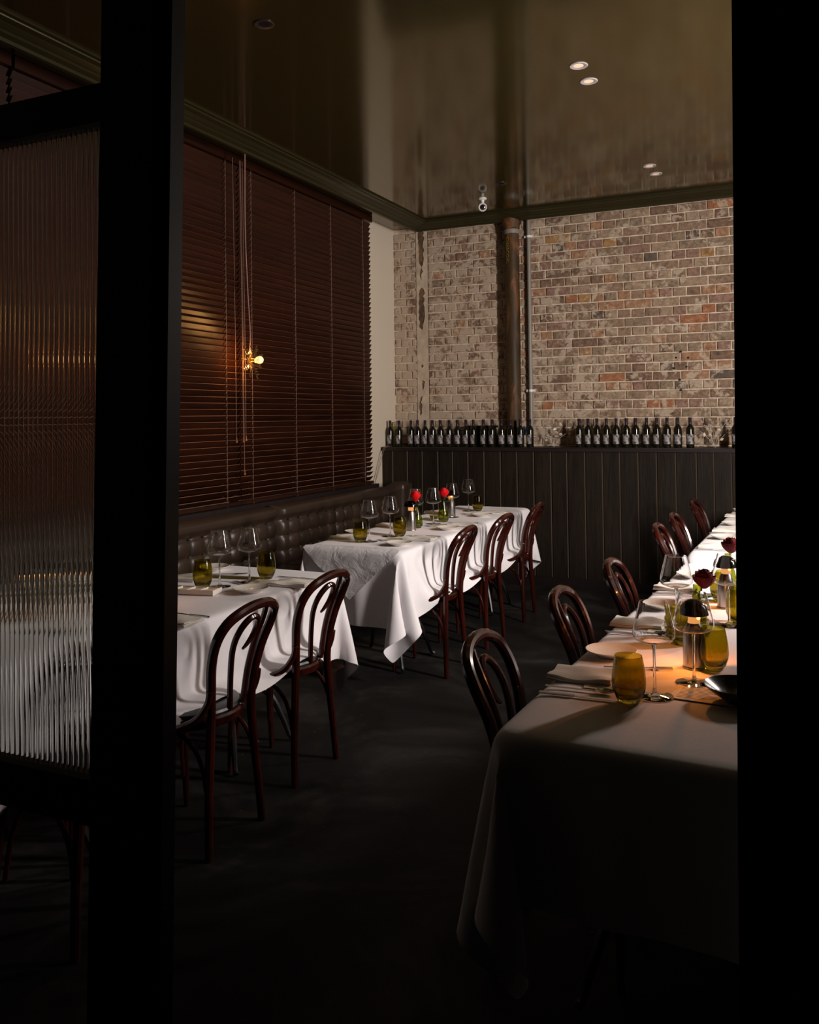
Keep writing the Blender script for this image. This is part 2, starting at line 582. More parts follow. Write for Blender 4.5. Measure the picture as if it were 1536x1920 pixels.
# the old chase: dark hollow, with ragged patches of render left either side
ch = MB().box(XCH0, XCH1, YB + 0.006, YB + 0.0115, 1.2, 3.34)
ch.build('chase_hollow', m_chase, wb, 0)
rr = random.Random(5)
zs = np.arange(1.2, 3.345, 0.022)
holes = [(2.98, 3.34, -3.452, -3.392), (2.84, 2.96, -3.440, -3.405), (2.40, 2.76, -3.452, -3.395), (2.35, 2.42, -3.46, -3.40), (1.94, 2.02, -3.432, -3.412), (1.76, 1.86, -3.428, -3.400), (1.50, 1.70, -3.455, -3.428)]


def gap(z):
    for a, b, l, r_ in holes:
        if a <= z <= b:
            t = min((z - a), (b - z)) / 0.045
            t = min(1, t)
            c_ = (l + r_) / 2
            hw = (r_ - l) / 2 * (0.35 + 0.65 * t)
            return c_ - hw + rr.uniform(-.006, .006), c_ + hw + rr.uniform(-.012, .012)
    return None


for side in (0, 1):
    patch = MB(); Vf = []
    for z in zs:
        g = gap(z)
        mid = -3.418 + 0.004 * math.sin(z * 30)
        a, b = (XCH0 + 0.002, (g[0] if g else mid)) if side == 0 else ((g[1] if g else mid), XCH1 - 0.002)
        e = rr.uniform(-.0015, .0015)
        Vf += [(a, YB + 0.012, z), (a, YB - 0.003 + e, z), (b, YB - 0.004 + e, z), (b, YB + 0.012, z)]
    patch.grid(Vf, 4, len(zs), flip=True)
    patch.build('render_patch', m_render, wb, 25)
for (hx, hz) in ((-1.03, 1.98), (-0.93, 1.975), (-0.99, 2.03), (-1.05, 1.89), (-0.945, 1.90), (-1.0, 1.79), (-0.995, 1.70)):
    o = MB().lathe([(0.009, 0), (0.009, 0.004), (0.0, 0.004)], 10).build('drilled_hole', m_lens_dark, wb)
    o.location = (hx, YB - 0.002, hz)
    o.rotation_euler = (PI / 2, 0, 0)

# ------------------------------------------------------------------ panelling and ledge
wn = empty('trim_3', (0, YW, 0), label='dark stained vertical plank panelling below the bottle ledge', kind='structure')
edges = [-3.715, -3.600, -3.447, -3.293, -3.133, -2.987, -2.835, -2.680, -2.525, -2.370, -2.216, -2.061, -1.918, -1.761, -1.610, -1.462, -1.309, -1.159, -1.005, -0.841, -0.705, -0.571]
while edges[-1] < 2.45: edges.append(edges[-1] + 0.152)
MB().box(XL, 2.6, 0.022, YB - YW, 0, ZL - 0.035).build('backing', m_ledge, wn, 0)
for k, (a, b) in enumerate(zip(edges[:-1], edges[1:])):
    w, c, e = (b - a) / 2 - 0.002, 0.006, rb.uniform(-0.002, 0.002)
    poly = [(-w, 0.022), (-w, c + e), (-w + c, e), (w - c, e), (w, c + e), (w, 0.022)]
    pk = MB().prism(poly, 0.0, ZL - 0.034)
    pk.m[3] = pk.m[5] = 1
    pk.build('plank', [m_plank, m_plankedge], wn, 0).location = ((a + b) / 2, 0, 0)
lp = [(-0.02, ZL - 0.034), (-0.02, ZL - 0.006), (-0.014, ZL), (YB - YW, ZL), (YB - YW, ZL - 0.034)]
n_ = len(lp)
MB().add([(XL, y, z) for y, z in lp] + [(2.6, y, z) for y, z in lp], [tuple(range(n_)), tuple(range(2 * n_ - 1, n_ - 1, -1))] + [(i, n_ + i, n_ + (i + 1) % n_, (i + 1) % n_) for i in range(n_)]).build('ledge', m_ledge, wn, 0)
bb = MB().box(-3.6, 2.6, YW - 0.016, YW - 0.003, 0, 0.09).build('baseboard_back', m_ledge, smooth=0)
tag(bb, 'low black baseboard under the plank panelling', kind='structure')

# ------------------------------------------------------------------ partition, posts, fluted screen (foreground)
def leaning(x0b, x1b, x0t, x1t, y0, y1, z1):
    v = [(x0b, y0, 0), (x1b, y0, 0), (x1b, y1, 0), (x0b, y1, 0), (x0t, y0, z1), (x1t, y0, z1), (x1t, y1, z1), (x0t, y1, z1)]
    f = [(3, 2, 1, 0), (4, 5, 6, 7), (0, 1, 5, 4), (1, 2, 6, 5), (2, 3, 7, 6), (3, 0, 4, 7)]
    return MB().add(v, f)


post = empty('door_1', (0, 0, 0), label='black steel post and door jamb left of the open doorway', kind='structure')
leaning(-1.456, -1.308, -1.369, -1.225, YP - 0.03, YP + 0.03, ZC).build('post', m_black, post, 0)
leaning(-1.306, -1.272, -1.223, -1.190, YP - 0.012, YP + 0.03, ZC).build('jamb', m_black, post, 0)
wf = tag(leaning(-0.121, 2.6, -0.083, 2.6, YP - 0.04, YP + 0.04, ZC).build('wall_front', m_black, smooth=0), 'black partition wall edge at the right of the doorway', kind='structure')
w2 = empty('window_2', (-1.42, YP, 0), label='black framed fluted glass screen beside the doorway', kind='structure')
MB().box(-2.2, 0.03, -0.025, 0.025, 2.157, 2.243).build('top_rail', m_black, w2, 0)
MB().box(-2.2, 0.0, -0.025, 0.025, 0.615, 0.715).build('bottom_rail', m_black, w2, 0)
MB().box(-2.24, -2.18, -0.028, 0.028, 0.0, ZC).build('stile', m_black, w2, 0)
rib = 0.0155
nr, seg = 118, 6
fl = []
fr_ = []
for k in range(nr * seg + 1):
    x = -1.83 + k * rib / seg
    u = (k % seg) / seg
    fl.append((x, 0.003 + 0.0042 * math.sqrt(max(0, 1 - (2 * u - 1) ** 2))))
    fr_.append((x, -0.003))
poly = fr_ + fl[::-1]
b = MB()
n2_ = len(fl)
zlo, zhi = 0.70, 2.17
V = [(x, y, zlo) for x, y in fl] + [(x, y, zhi) for x, y in fl] + [(x, y, zlo) for x, y in fr_] + [(x, y, zhi) for x, y in fr_]
F = []
for k in range(n2_ - 1):
    F.append((k + 1, k, n2_ + k, n2_ + k + 1))
    F.append((2 * n2_ + k, 2 * n2_ + k + 1, 3 * n2_ + k + 1, 3 * n2_ + k))
    F.append((n2_ + k, 3 * n2_ + k, 3 * n2_ + k + 1, n2_ + k + 1))
    F.append((k, k + 1, 2 * n2_ + k + 1, 2 * n2_ + k))
F += [(0, 2 * n2_, 3 * n2_, n2_), (n2_ - 1, 2 * n2_ - 1, 4 * n2_ - 1, 3 * n2_ - 1)]
pane = b.add(V, F).build('fluted_pane', m_flute, w2, 40)
pane['label'] = 'ribbed clear glass pane'

# ------------------------------------------------------------------ blinds
SL_N, SL_P, SL_Z0 = 55, 0.0428, 0.945
XBL = -3.645


m_slatedge = mat('worn_lit_slat_edge', (0.24, 0.105, 0.060), 0.6)  # room-side edge: worn tan, with the light it catches painted in


def slat_mesh(w, tilt):
    t = math.radians(tilt)
    dx, dz = 0.025 * math.cos(t), 0.025 * math.sin(t)
    tx, tz = -0.0018 * math.sin(t), 0.0018 * math.cos(t)
    v = []
    for y in (-w / 2, w / 2):
        v += [(-dx + tx, y, -dz + tz), (dx + tx, y, dz + tz), (dx - tx, y, dz - tz), (-dx - tx, y, -dz - tz)]
    f = [(0, 1, 2, 3), (7, 6, 5, 4), (0, 4, 5, 1), (1, 5, 6, 2), (2, 6, 7, 3), (3, 7, 4, 0)]
    b = MB().add(v, f)
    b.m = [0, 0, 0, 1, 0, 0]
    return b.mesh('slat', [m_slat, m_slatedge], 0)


def blind(y0, y1, ladders, label, pulls):
    w = y1 - y0
    yc = (y0 + y1) / 2
    t = empty('venetian_blind', (XBL, yc, 0.9), label=label, cat='blind', group='dark timber venetian blinds on the left wall')
    mes = [slat_mesh(w - 0.006, a) for a in (44, 48, 51, 53, 55, 56, 57, 58)]
    ztop = SL_Z0 + (SL_N - 1) * SL_P
    for k in range(SL_N):
        o = link('slat', mes[min(k, 7)], t, (rb.uniform(-.0015, .0015), 0, SL_Z0 + k * SL_P - 0.9))
        o.rotation_euler = (rb.uniform(-.0008, .0008), rb.uniform(-.045, .045), 0)
    MB().box(-0.03, 0.022, -w / 2, w / 2, 0.0, 0.022).build('bottom_rail', m_slat, t, 0)
    MB().box(-0.03, 0.034, -w / 2, w / 2, ztop - 0.9 + 0.03, 2.447).build('head_valance', m_slat, t, 0)
    for ly in ladders:
        c = MB()
        y = ly - yc
        c.tube([(0.019, y, 0.0), (0.019, y, 2.42)], 0.0016, 5)
        c.tube([(-0.02, y, 0.0), (-0.02, y, 2.42)], 0.0012, 4)
        for k in range(SL_N):
            zz = SL_Z0 + k * SL_P - 0.9
            c.tube([(0.020, y, zz + 0.018), (0.021, y - 0.012, zz + 0.004), (0.0, y - 0.004, zz - 0.008)], 0.0012, 3, caps=False)
        c.tube([(0.019, y, 0.0), (0.028, y - 0.012, -0.018), (0.028, y + 0.006, -0.03), (0.026, y + 0.012, -0.01), (0.019, y, 0.002)], 0.0013, 4)
        c.build('ladder_cord', m_blindcord, t)
    for py, zb in pulls:
        y = py - yc
        pc = MB().tube([(0.07, y, 2.40), (0.085, y - .004, 1.2), (0.085, y, zb - 0.9 + 0.03)], 0.0018, 5).build('pull_cord', m_blindcord, t)
        MB().lathe([(0.0, 0.036), (0.004, 0.034), (0.006, 0.024), (0.004, 0.020), (0.008, 0.012), (0.009, 0.004), (0.006, 0), (0, 0)], 10, c=(0.085, y, zb - 0.9)).build('pull_bead', m_pull, pc)
    return t


blind(2.15, 3.07, [2.4, 2.9], 'dark timber blind furthest left, only a sliver showing behind the screen', [])
blind(3.09, 4.984, [3.45, 4.24, 4.83], 'left timber blind, glowing orange beside the hanging star lamp', [(4.845, 1.335)])
blind(4.99, 7.0, [5.13, 5.71, 6.27, 6.84], 'right timber blind, ending at the cream wall strip', [(4.925, 1.335), (4.955, 1.345), (4.935, 1.11)])

# hanging star lamp in front of the blinds
sl = empty('pendant_lamp', (-3.45, 4.893, 1.90), label='small gold leaf star lamp hung by a cord before the blinds', cat='lamp')
MB().tube(spline([(0.03, -0.12, 1.38), (0.02, -0.11, 0.9), (0.01, -0.075, 0.5), (0, -0.035, 0.2), (-0.02, -0.01, 0.06), (-0.03, 0, 0)], 6), 0.0038, 6).build('flex_cord', m_flex, sl)
lh = MB().lathe([(0, 0), (0.03, 0), (0.03, 0.01), (0.016, 0.02), (0.014, 0.05), (0, 0.05)], 14).build('lamp_holder', m_gold, sl)
lh.rotation_euler = (0, PI / 2, 0)
lh.location = (-0.035, 0, 0)
bl = MB().lathe([(0.010, 0), (0.013, 0.008), (0.022, 0.022), (0.0265, 0.038), (0.0245, 0.052), (0.015, 0.062), (0, 0.0655)], 16).build('bulb', m_bulb, sl)
bl.rotation_euler = (0, PI / 2, 0)
bl.location = (0.012, 0, 0)


def leaf_v(l, w, bend):
    v = []
    for k, (t, ww) in enumerate(((0, 0.05), (0.3, 0.85), (0.6, 0.9), (1.0, 0.02))):
        for s in (-1, 0, 1):
            v.append((s * w * ww, t * l, bend * t * t - 0.12 * abs(s) * w))
    f = []
    for k in range(3):
        for s in range(2):
            a = k * 3 + s
            f.append((a, a + 1, a + 4, a + 3))
    return v, f


for k in range(9):
    a = 2 * PI * k / 9 + 0.15
    sp_ = MB()
    ln = 0.095 + 0.02 * (k % 2)
    sp_.tube([(0, 0, 0), (0, ln * 0.5, 0.012), (0, ln, 0.006)], [0.0025, 0.002, 0.001], 5)
    for j in range(4):
        t = 0.30 + 0.2 * j
        for s in (-1, 1):
            vv, ff = leaf_v(0.034 - 0.004 * j, 0.0055, 0.006)
            c_, s_ = math.cos(-s * 0.75), math.sin(-s * 0.75)
            sp_.add([(x * c_ - y * s_, x * s_ + y * c_ + ln * t, z + 0.010) for x, y, z in vv], ff)
    vv, ff = leaf_v(0.038, 0.009, 0.006)
    sp_.add([(x, y + ln * 0.92, z + 0.006) for x, y, z in vv], ff)
    o = sp_.build('leaf_sprig', m_gold, sl)
    o.rotation_euler = Matrix(((math.cos(a) * 0, 0, 1), (math.cos(a), -math.sin(a), 0), (math.sin(a), math.cos(a), 0))).to_euler()
    o.location = (-0.02, 0, 0)
pl = bpy.data.lights.new('star_lamp_light', 'POINT')
pl.energy = 2.2
pl.color = (1.0, 0.48, 0.14)
pl.shadow_soft_size = 0.006
for q in range(3):
    po = bpy.data.objects.new('star_lamp_light', pl)
    COL.objects.link(po)
    po.parent = sl
    ga = 2 * PI * (3 * q + 0.5) / 9 + 0.15 + PI / 2
    po.location = (-0.010, 0.052 * math.cos(ga), 0.052 * math.sin(ga))

# ------------------------------------------------------------------ banquette
def tufted(y0, y1, name, label):
    t = empty('banquette', (-3.5, (y0 + y1) / 2, 0), label=label, cat='bench', group='tufted leather banquette sections')
    w = y1 - y0
    zlo, zhi = 0.42, 0.872
    ny, nz = int(w / 0.0135), 46
    ncol = round(w / 0.138)
    V = []
    for k in range(nz):
        z = zlo + (zhi - zlo) * k / (nz - 1)
        for j in range(ny + 1):
            y = -w / 2 + w * j / ny
            vv = (z - 0.545) / 0.108
            u = (j / ny) * ncol
            edge = min(1, (y + w / 2 if name == 'b' else min(y + w / 2, w / 2 - y)) / 0.05)
            su = abs(math.sin(PI * u))
            if 0.40 < z < 0.765:
                sv = abs(math.sin(PI * vv))
                du, dv = (u - round(u)) * 0.138, (vv - round(vv)) * 0.108
                h = 0.028 * (su ** 0.36) * (0.45 + 0.55 * sv ** 0.4) + 0.010 * sv ** 0.4 - 0.012 * math.exp(-(du * du + dv * dv) / 0.0004)
            else:
                q = min(1, (z - 0.765) / 0.05)
                h = 0.026 * su ** 0.33 * 0.45 * (1 - q) + 0.045 * min(1, q * 1.2)
            roll = max(0, (z - 0.835) / 0.037)
            x = h * edge + 0.0 - 0.06 * roll ** 2.2 - 0.03 * (1 - edge) ** 2
            V.append((x, y, z))
    b = MB().grid(V, ny + 1, nz)
    # back body and top
    b.box(-0.14, -0.03, -w / 2 + 0.006, w / 2 - 0.006, 0.1, zhi - 0.02)
    b.build('backrest', m_leather, t, 60)
    bt = MB()
    for r_ in (0.545, 0.653, 0.761):
        for c_ in range(1, ncol):
            y = -w / 2 + w * c_ / ncol
            bt.lathe([(0.0, 0.006), (0.006, 0.004), (0.008, 0.0)], 6, c=(0, 0, 0))
            n0 = 18
            bt.v[-n0:] = [(z_ + 0.012, x_ + y, y_ + r_) for x_, y_, z_ in bt.v[-n0:]]
    tag(bt.build('tuft_buttons', m_leather, t), kind='stuff')
    s = MB()
    pr = [(0.02, 0.36), (0.52, 0.36), (0.545, 0.38), (0.55, 0.42), (0.535, 0.45), (0.50, 0.462), (0.02, 0.458)]
    n = len(pr)
    s.add([(x, -w / 2 + 0.004, z) for x, z in pr] + [(x, w / 2 - 0.004, z) for x, z in pr], [tuple(range(n - 1, -1, -1)), tuple(range(n, 2 * n))] + [(i, (i + 1) % n, n + (i + 1) % n, n + i) for i in range(n)])
    s.build('seat_cushion', m_leather, t, 40)
    MB().box(-0.1, 0.47, -w / 2 + 0.004, w / 2 - 0.004, 0.0, 0.36).build('plinth', m_ledge, t, 0)
    return t


tufted(2.3, 5.228, 'a', 'tufted brown leather banquette section behind the front left table')
tufted(5.236, 7.02, 'b', 'tufted brown leather banquette section behind the rear left table')
# rounded end turning along the panelling
t = empty('banquette', (-3.5, 7.098, 0), label='dark rounded banquette end turning the corner under the bottle ledge', cat='bench')
path = spline([(-0.004, -0.075), (0.0, 0.0), (0.008, 0.08), (0.028, 0.13), (0.065, 0.158), (0.11, 0.165)], 6)
V = []
zz = [0.42, 0.50, 0.62, 0.74, 0.80, 0.835, 0.855, 0.872]
oo = [0.02, 0.026, 0.028, 0.032, 0.045, 0.045, 0.03, -0.012]
for z, o_ in zip(zz, oo):
    for k, (x, y) in enumerate(path):
        a = path[min(k + 1, len(path) - 1)]; c_ = path[max(k - 1, 0)]
        tx, ty = a[0] - c_[0], a[1] - c_[1]
        l_ = math.hypot(tx, ty)
        V.append((x + ty / l_ * o_, y - tx / l_ * o_, z + (z - 0.42) * 0.07 * min(1, k / 14)))
MB().grid(V, len(path), len(zz), flip=True).build('backrest', m_leather, t, 60)
MB().box(0.0, 0.105, 0.15, 0.235, 0.1, 0.88).build('end_panel', m_leather, t, 0)
MB().box(-0.1, 0.5, -0.072, 0.14, 0.0, 0.44).build('seat_base', m_leather, t, 0)

# ------------------------------------------------------------------ chairs
def make_chair():
    t = empty('bentwood_chair')
    half = [(-.208, .163, 0), (-.200, .152, .15), (-.193, .136, .30), (-.190, .123, .45), (-.198, .132, .56), (-.217, .154, .66), (-.248, .168, .742), (-.279, .148, .802), (-.298, .084, .833), (-.304, 0, .843)]
    path = spline([(x, -y, z) for x, y, z in half] + half[-2::-1], 5)
    n = len(path)
    rad = [0.0145 + 0.0035 * min(1, min(i, n - 1 - i) / (n * 0.25)) for i in range(n)]
    MB().tube(path, rad, 10).build('back_hoop', m_chair, t)
    j = spline([(-.188, .008, .462, .0115), (-.196, .014, .58, .0115), (-.216, .028, .68, .0118), (-.244, .028, .745, .012), (-.268, -.004, .788, .012), (-.270, -.046, .787, .0115), (-.252, -.074, .754, .011), (-.233, -.074, .712, .010), (-.223, -.052, .684, .008), (-.219, -.028, .670, .0045)], 5)
    MB().tube([p[:3] for p in j], [p[3] for p in j], 8).build('hooked_spindle', m_chair, t)
    j = spline([(-.188, -.072, .462), (-.196, -.090, .58), (-.215, -.110, .68), (-.245, -.114, .752), (-.275, -.094, .803), (-.290, -.076, .826)], 5)
    MB().tube(j, 0.0112, 8).build('spindle', m_chair, t)
    for s in (-1, 1):
        MB().tube(spline([(-.206, s * .146, .565), (-.195, s * .150, .520), (-.158, s * .172, .468), (-.085, s * .206, .440), (.02, s * .213, .428)], 5), [0.013] * 20 + [0.009], 8).build('side_bracket', m_chair, t)
        fl_ = spline([(.115, s * .125, .435, .0165), (.122, s * .135, .30, .0150), (.128, s * .145, .14, .0125), (.128, s * .152, .0, .0105)], 4)
        MB().tube([p[:3] for p in fl_], [p[3] for p in fl_], 9).build('leg', m_chair, t)
        MB().tube(spline([(-.198, s * .152, .10), (-.190, s * .149, .22), (-.155, s * .146, .335), (-.08, s * .141, .398), (.02, s * .135, .418)], 5), 0.0085, 7).build('brace', m_chair, t)
        MB().tube(spline([(.118, s * .120, .13), (.110, s * .100, .26), (.080, s * .070, .36), (.03, s * .04, .41)], 5), 0.008, 7).build('brace', m_chair, t)
    def ring(prof):
        b = MB()
        n = 32
        V = []; F = []
        for r_, z in prof:
            for i in range(n):
                a = 2 * PI * i / n
                x, y = math.cos(a), math.sin(a)
                wid = 1.0 + 0.06 * x
                V.append((r_ * x * 0.98 - 0.005, r_ * y * wid, z))
        for q in range(len(prof) - 1):
            for i in range(n):
                i2 = (i + 1) % n
                F.append((q * n + i, q * n + i2, (q + 1) * n + i2, (q + 1) * n + i))
        F.append(tuple(range(n - 1, -1, -1)))
        F.append(tuple((len(prof) - 1) * n + i for i in range(n)))
        return b.add(V, F)
    ring([(0.17, 0.422), (0.198, 0.422), (0.203, 0.430), (0.203, 0.450), (0.197, 0.458), (0.19, 0.458)]).build('seat_rim', m_chair, t)
    ring([(0.188, 0.457), (0.191, 0.464), (0.186, 0.472), (0.165, 0.478), (0.09, 0.4815), (0.001, 0.482)]).build('seat_pad', m_pad, t)
    return t


GA, GB = 'bentwood chairs along the left tables', 'bentwood chairs along the right tables'
# (x of seat centre, y, turn, label, group): local +x is the way the sitter faces
chairs = [
    (-2.09, 1.965, PI, 'mahogany bentwood chair half hidden behind the fluted screen, only its legs showing', GA),
    (-2.095, 2.545, PI + 0.03, 'mahogany bentwood chair nearest the doorway post, at the front left table', GA),
    (-2.135, 3.168, PI - 0.02, 'mahogany bentwood chair at the far end of the front left table', GA),
    (-2.125, 4.735, PI + 0.02, 'mahogany bentwood chair at the near end of the rear left table', GA),
    (-2.120, 5.420, PI - 0.02, 'mahogany bentwood chair in the middle of the rear left table', GA),
    (-2.125, 6.180, PI + 0.06, 'mahogany bentwood chair at the far end of the rear left table by the panelling', GA),
    (-0.61, 2.42, 0.05, 'bentwood chair nearest the camera, at the near right table', GB),
    (-0.565, 3.16, 0.03, 'bentwood chair second from the camera at the near right table', GB),
    (-0.52, 3.86, 0.02, 'bentwood chair third from the camera at the near right table', GB),
    (-0.53, 5.22, 0.02, 'bentwood chair first of three along the far right table', GB),
    (-0.52, 5.80, 0.0, 'bentwood chair second of three along the far right table', GB),
    (-0.51, 6.78, -0.02, 'bentwood chair furthest back at the far right table', GB),
]
proto = make_chair()
for k, (x, y, a, lab, g) in enumerate(chairs):
    o = proto if k == 0 else copy_tree(proto)
    o.location = (x, y, 0)
    o.rotation_euler = (0, 0, a)
    tag(o, lab, 'chair', g)

# ------------------------------------------------------------------ tables and draped cloths
def drape(w, l, ox, oy0, oy1, zt, seats, seed, steps=125, iters=14, s=0.030):
    """position based cloth over a w x l board centred at 0, overhang ox / oy"""
    rg = np.random.default_rng(seed)
    def axis(h, o0, o1):
        e = 0.009
        a = np.linspace(-h - o0, -h - e, int(round(o0 / s)) + 1)
        b = np.linspace(-h + e, h - e, int(round(2 * h / 0.07)) + 1)
        c = np.linspace(h + e, h + o1, int(round(o1 / s)) + 1)
        return np.concatenate([a, b, c])
    xs = axis(w / 2, ox, ox)
    ys = axis(l / 2, oy0, oy1)
    nx, ny = len(xs), len(ys)
    X, Y = np.meshgrid(xs, ys)
    P = np.stack([X, Y, np.full_like(X, zt + 0.004)], -1)
    Q0 = P.copy()
    P[..., :2] += rg.uniform(-.0006, .0006, P[..., :2].shape)
    hx, hy = w / 2 + 0.006, l / 2 + 0.006
    pin = (np.abs(X) < w / 2) & (np.abs(Y) < l / 2)
    im = (~pin).astype(float)[..., None]
    V = np.zeros_like(P)
    # constraint families as slices
    fam = []
    for par in (0, 1):
        fam.append(((slice(None), slice(par, nx - 1, 2)), (slice(None), slice(par + 1, nx, 2)), 1.0))
        fam.append(((slice(par, ny - 1, 2), slice(None)), (slice(par + 1, ny, 2), slice(None)), 1.0))
        fam.append(((slice(par, ny - 1, 2), slice(0, nx - 1)), (slice(par + 1, ny, 2), slice(1, nx)), 0.5))
        fam.append(((slice(par, ny - 1, 2), slice(1, nx)), (slice(par + 1, ny, 2), slice(0, nx - 1)), 0.5))
    for par in (0, 1, 2, 3):
        fam.append(((slice(None), slice(par, nx - 2, 4)), (slice(None), slice(par + 2, nx, 4)), 0.02))
        fam.append(((slice(par, ny - 2, 4), slice(None)), (slice(par + 2, ny, 4), slice(None)), 0.02))
    dt = 1 / 50
    fam2 = []
    for a, b, k in fam:
        na, nb = Q0[a], Q0[b]
        m0, m1 = min(na.shape[0], nb.shape[0]), min(na.shape[1], nb.shape[1])
        r0 = np.sqrt(((nb[:m0, :m1] - na[:m0, :m1]) ** 2).sum(-1, keepdims=True))
        wa, wb_ = im[a][:m0, :m1], im[b][:m0, :m1]
        if k < 0.1: k = k * (wa == wb_)
        fam2.append((a, b, r0, k / (wa + wb_ + 1e-6), wa, wb_, m0, m1))
    zt2 = zt + 0.004
    for st in range(steps):
        V[..., 2] -= 7.0 * dt
        V *= 0.975
        old = P.copy()
        P = P + V * dt * im
        for it in range(iters):
            for a, b, r0, k, wa, wb_, m0, m1 in fam2:
                na, nb = P[a][:m0, :m1], P[b][:m0, :m1]
                d = nb - na
                ln = np.sqrt((d * d).sum(-1, keepdims=True)) + 1e-9
                c = d * ((ln - r0) / ln * k)
                na += c * wa
                nb -= c * wb_
            # board
            ax, ay = np.abs(P[..., 0]), np.abs(P[..., 1])
            ins = (ax < hx) & (ay < hy) & (P[..., 2] < zt2)
            px, py, pz = hx - ax, hy - ay, zt2 - P[..., 2]
            top = ins & (pz <= px) & (pz <= py)
            P[..., 2] = np.where(top, zt2, P[..., 2])
            sdx = ins & ~top & (px <= py)
            P[..., 0] = np.where(sdx, np.sign(P[..., 0]) * hx, P[..., 0])
            sdy = ins & ~top & (py < px)
            P[..., 1] = np.where(sdy, np.sign(P[..., 1]) * hy, P[..., 1])
        if st > 45:
            for cx, cy, r_ in seats:
                dx, dy = P[..., 0] - cx, P[..., 1] - cy
                ins = (dx * dx + dy * dy < r_ * r_) & (P[..., 2] < 0.489) & (np.abs(P[..., 0]) > hx - 0.002)
                P[..., 2] = np.where(ins, np.minimum(0.489, P[..., 2] + 0.006), P[..., 2])
        P[..., 2] = np.maximum(P[..., 2], 0.012)
        V = (P - old) / dt * im
    return P.reshape(-1, 3), nx, ny


def make_base(parent, y):
    b = empty('pedestal', (0, y, 0))
    b.parent = parent
    MB().lathe([(0.0, 0.66), (0.16, 0.66), (0.16, 0.645), (0.05, 0.63), (0.032, 0.58), (0.03, 0.36), (0.045, 0.34), (0.045, 0.30), (0.02, 0.27), (0, 0.27)], 16).build('column', m_iron, b)
    for k in range(4):
        a = PI / 4 + k * PI / 2
        p = spline([(0.03, 0.315, .016), (0.12, 0.30, .017), (0.21, 0.22, .016), (0.265, 0.11, .013), (0.295, 0.03, .011), (0.315, 0.012, .012)], 5)
        MB().tube([(q[0] * math.cos(a), q[0] * math.sin(a), q[1]) for q in p], [q[2] for q in p], 8).build('foot', m_iron, b)
        p = spline([(0.03, 0.44, .009), (0.11, 0.37, .009), (0.18, 0.265, .009)], 4)
        MB().tube([(q[0] * math.cos(a), q[0] * math.sin(a), q[1]) for q in p], [q[2] for q in p], 6).build('strut', m_iron, b)
    return b


def dining_table(x, y, w, l, rz, ox, oy0, oy1, bases, lab, labc, seed, seats):
    t = empty('dining_table', (x, y, 0), rz, lab, 'table', 'cloth covered dining tables')
    rc, ww, ll = 0.06, w / 2 - 0.012, l / 2 - 0.012
    MB().prism([(sx_ * (ww - rc) + rc * math.cos(a0 + a), sy_ * (ll - rc) + rc * math.sin(a0 + a)) for sx_, sy_, a0 in ((1, 1, 0), (-1, 1, PI / 2), (-1, -1, PI), (1, -1, 1.5 * PI)) for a in (0, PI / 8, PI / 4, 3 * PI / 8, PI / 2)], 0.712, 0.740).build('tabletop', m_top, t, 0)
    for by in bases: make_base(t, by)
    ca, sa = math.cos(-rz), math.sin(-rz)
    loc = []
    for sx_, sy_ in seats:
        dx, dy = sx_ - x, sy_ - y
        loc.append((dx * ca - dy * sa, dx * sa + dy * ca, 0.212))
    V, nx, ny = drape(w, l, ox, oy0, oy1, 0.747, loc, seed)
    c = MB().grid(V, nx, ny).build('tablecloth', m_cloth, None, 0)
    c.data.polygons.foreach_set('use_smooth', [True] * len(c.data.polygons))
    c.location = (x, y, 0)
    c.rotation_euler = (0, 0, rz)
    sm = c.modifiers.new('soften', 'SUBSURF')
    sm.levels = sm.render_levels = 1
    tag(c, labc, 'tablecloth', 'white tablecloths')
    return t


CL = [(c[0], c[1]) for c in chairs]
dining_table(-2.435, 2.61, 0.70, 2.09, 0.0, 0.36, 0.04, 0.42, (-0.6, 0.6), 'front left dining table under a white cloth, beside the banquette', 'white tablecloth on the front left table, hanging over two chair seats', 3, CL[0:3])
dining_table(-2.402, 5.56, 0.645, 2.43, 0.0, 0.37, 0.405, 0.36, (-0.78, 0.78), 'rear left dining table under a white cloth, near the panelling', 'white tablecloth on the rear left table, its pointed corner hanging free', 8, CL[3:6])
dining_table(-0.285, 3.265, 0.70, 2.66, -0.0487, 0.40, 0.37, 0.33, (-0.9, 0.9), 'near right dining table under a white cloth, lit by a small lamp', 'shadowed white tablecloth on the near right table, corner drooping to the floor', 12, CL[6:9])
dining_table(-0.225, 6.00, 0.70, 2.46, -0.026, 0.38, 0.32, 0.25, (-0.8, 0.8), 'far right dining table under a brightly lit white cloth', 'brightly lit white tablecloth on the far right table', 17, CL[9:12])

# overlay on the front end of the rear left table: a square cloth laid corner-wise
ZT = 0.7525
yf = 4.345 - 0.014
V = []
nu, nv = 25, 22
for k in range(nv):
    t = k / (nv - 1)
    for i in range(nu):
        u = i / (nu - 1) * 2 - 1
        hw = 0.315
        if t < 0.32:          # lying on the board
            q = t / 0.32
            V.append((-2.402 + u * hw * (0.75 + 0.25 * q), yf + 0.012 + 0.06 * (1 - q), ZT + 0.003))
        else:
            q = (t - 0.32) / 0.68
            ww = hw * (1 - q)
            wr = 0.008 * math.sin(u * 9 * ww / hw + 5 * q) * q + 0.006 * math.sin(13 * q + 3 * u)
            V.append((-2.402 + u * ww + 0.01 * q, yf - 0.006 - 0.010 * min(1, q * 8) - max(0, wr) - 0.012 * q, ZT + 0.002 - 0.285 * q - 0.004 * (q > 0)))
ov = MB().grid(V, nu, nv, flip=True).build('overlay_cloth', m_over, None, 0)
ov.data.polygons.foreach_set('use_smooth', [True] * len(ov.data.polygons))
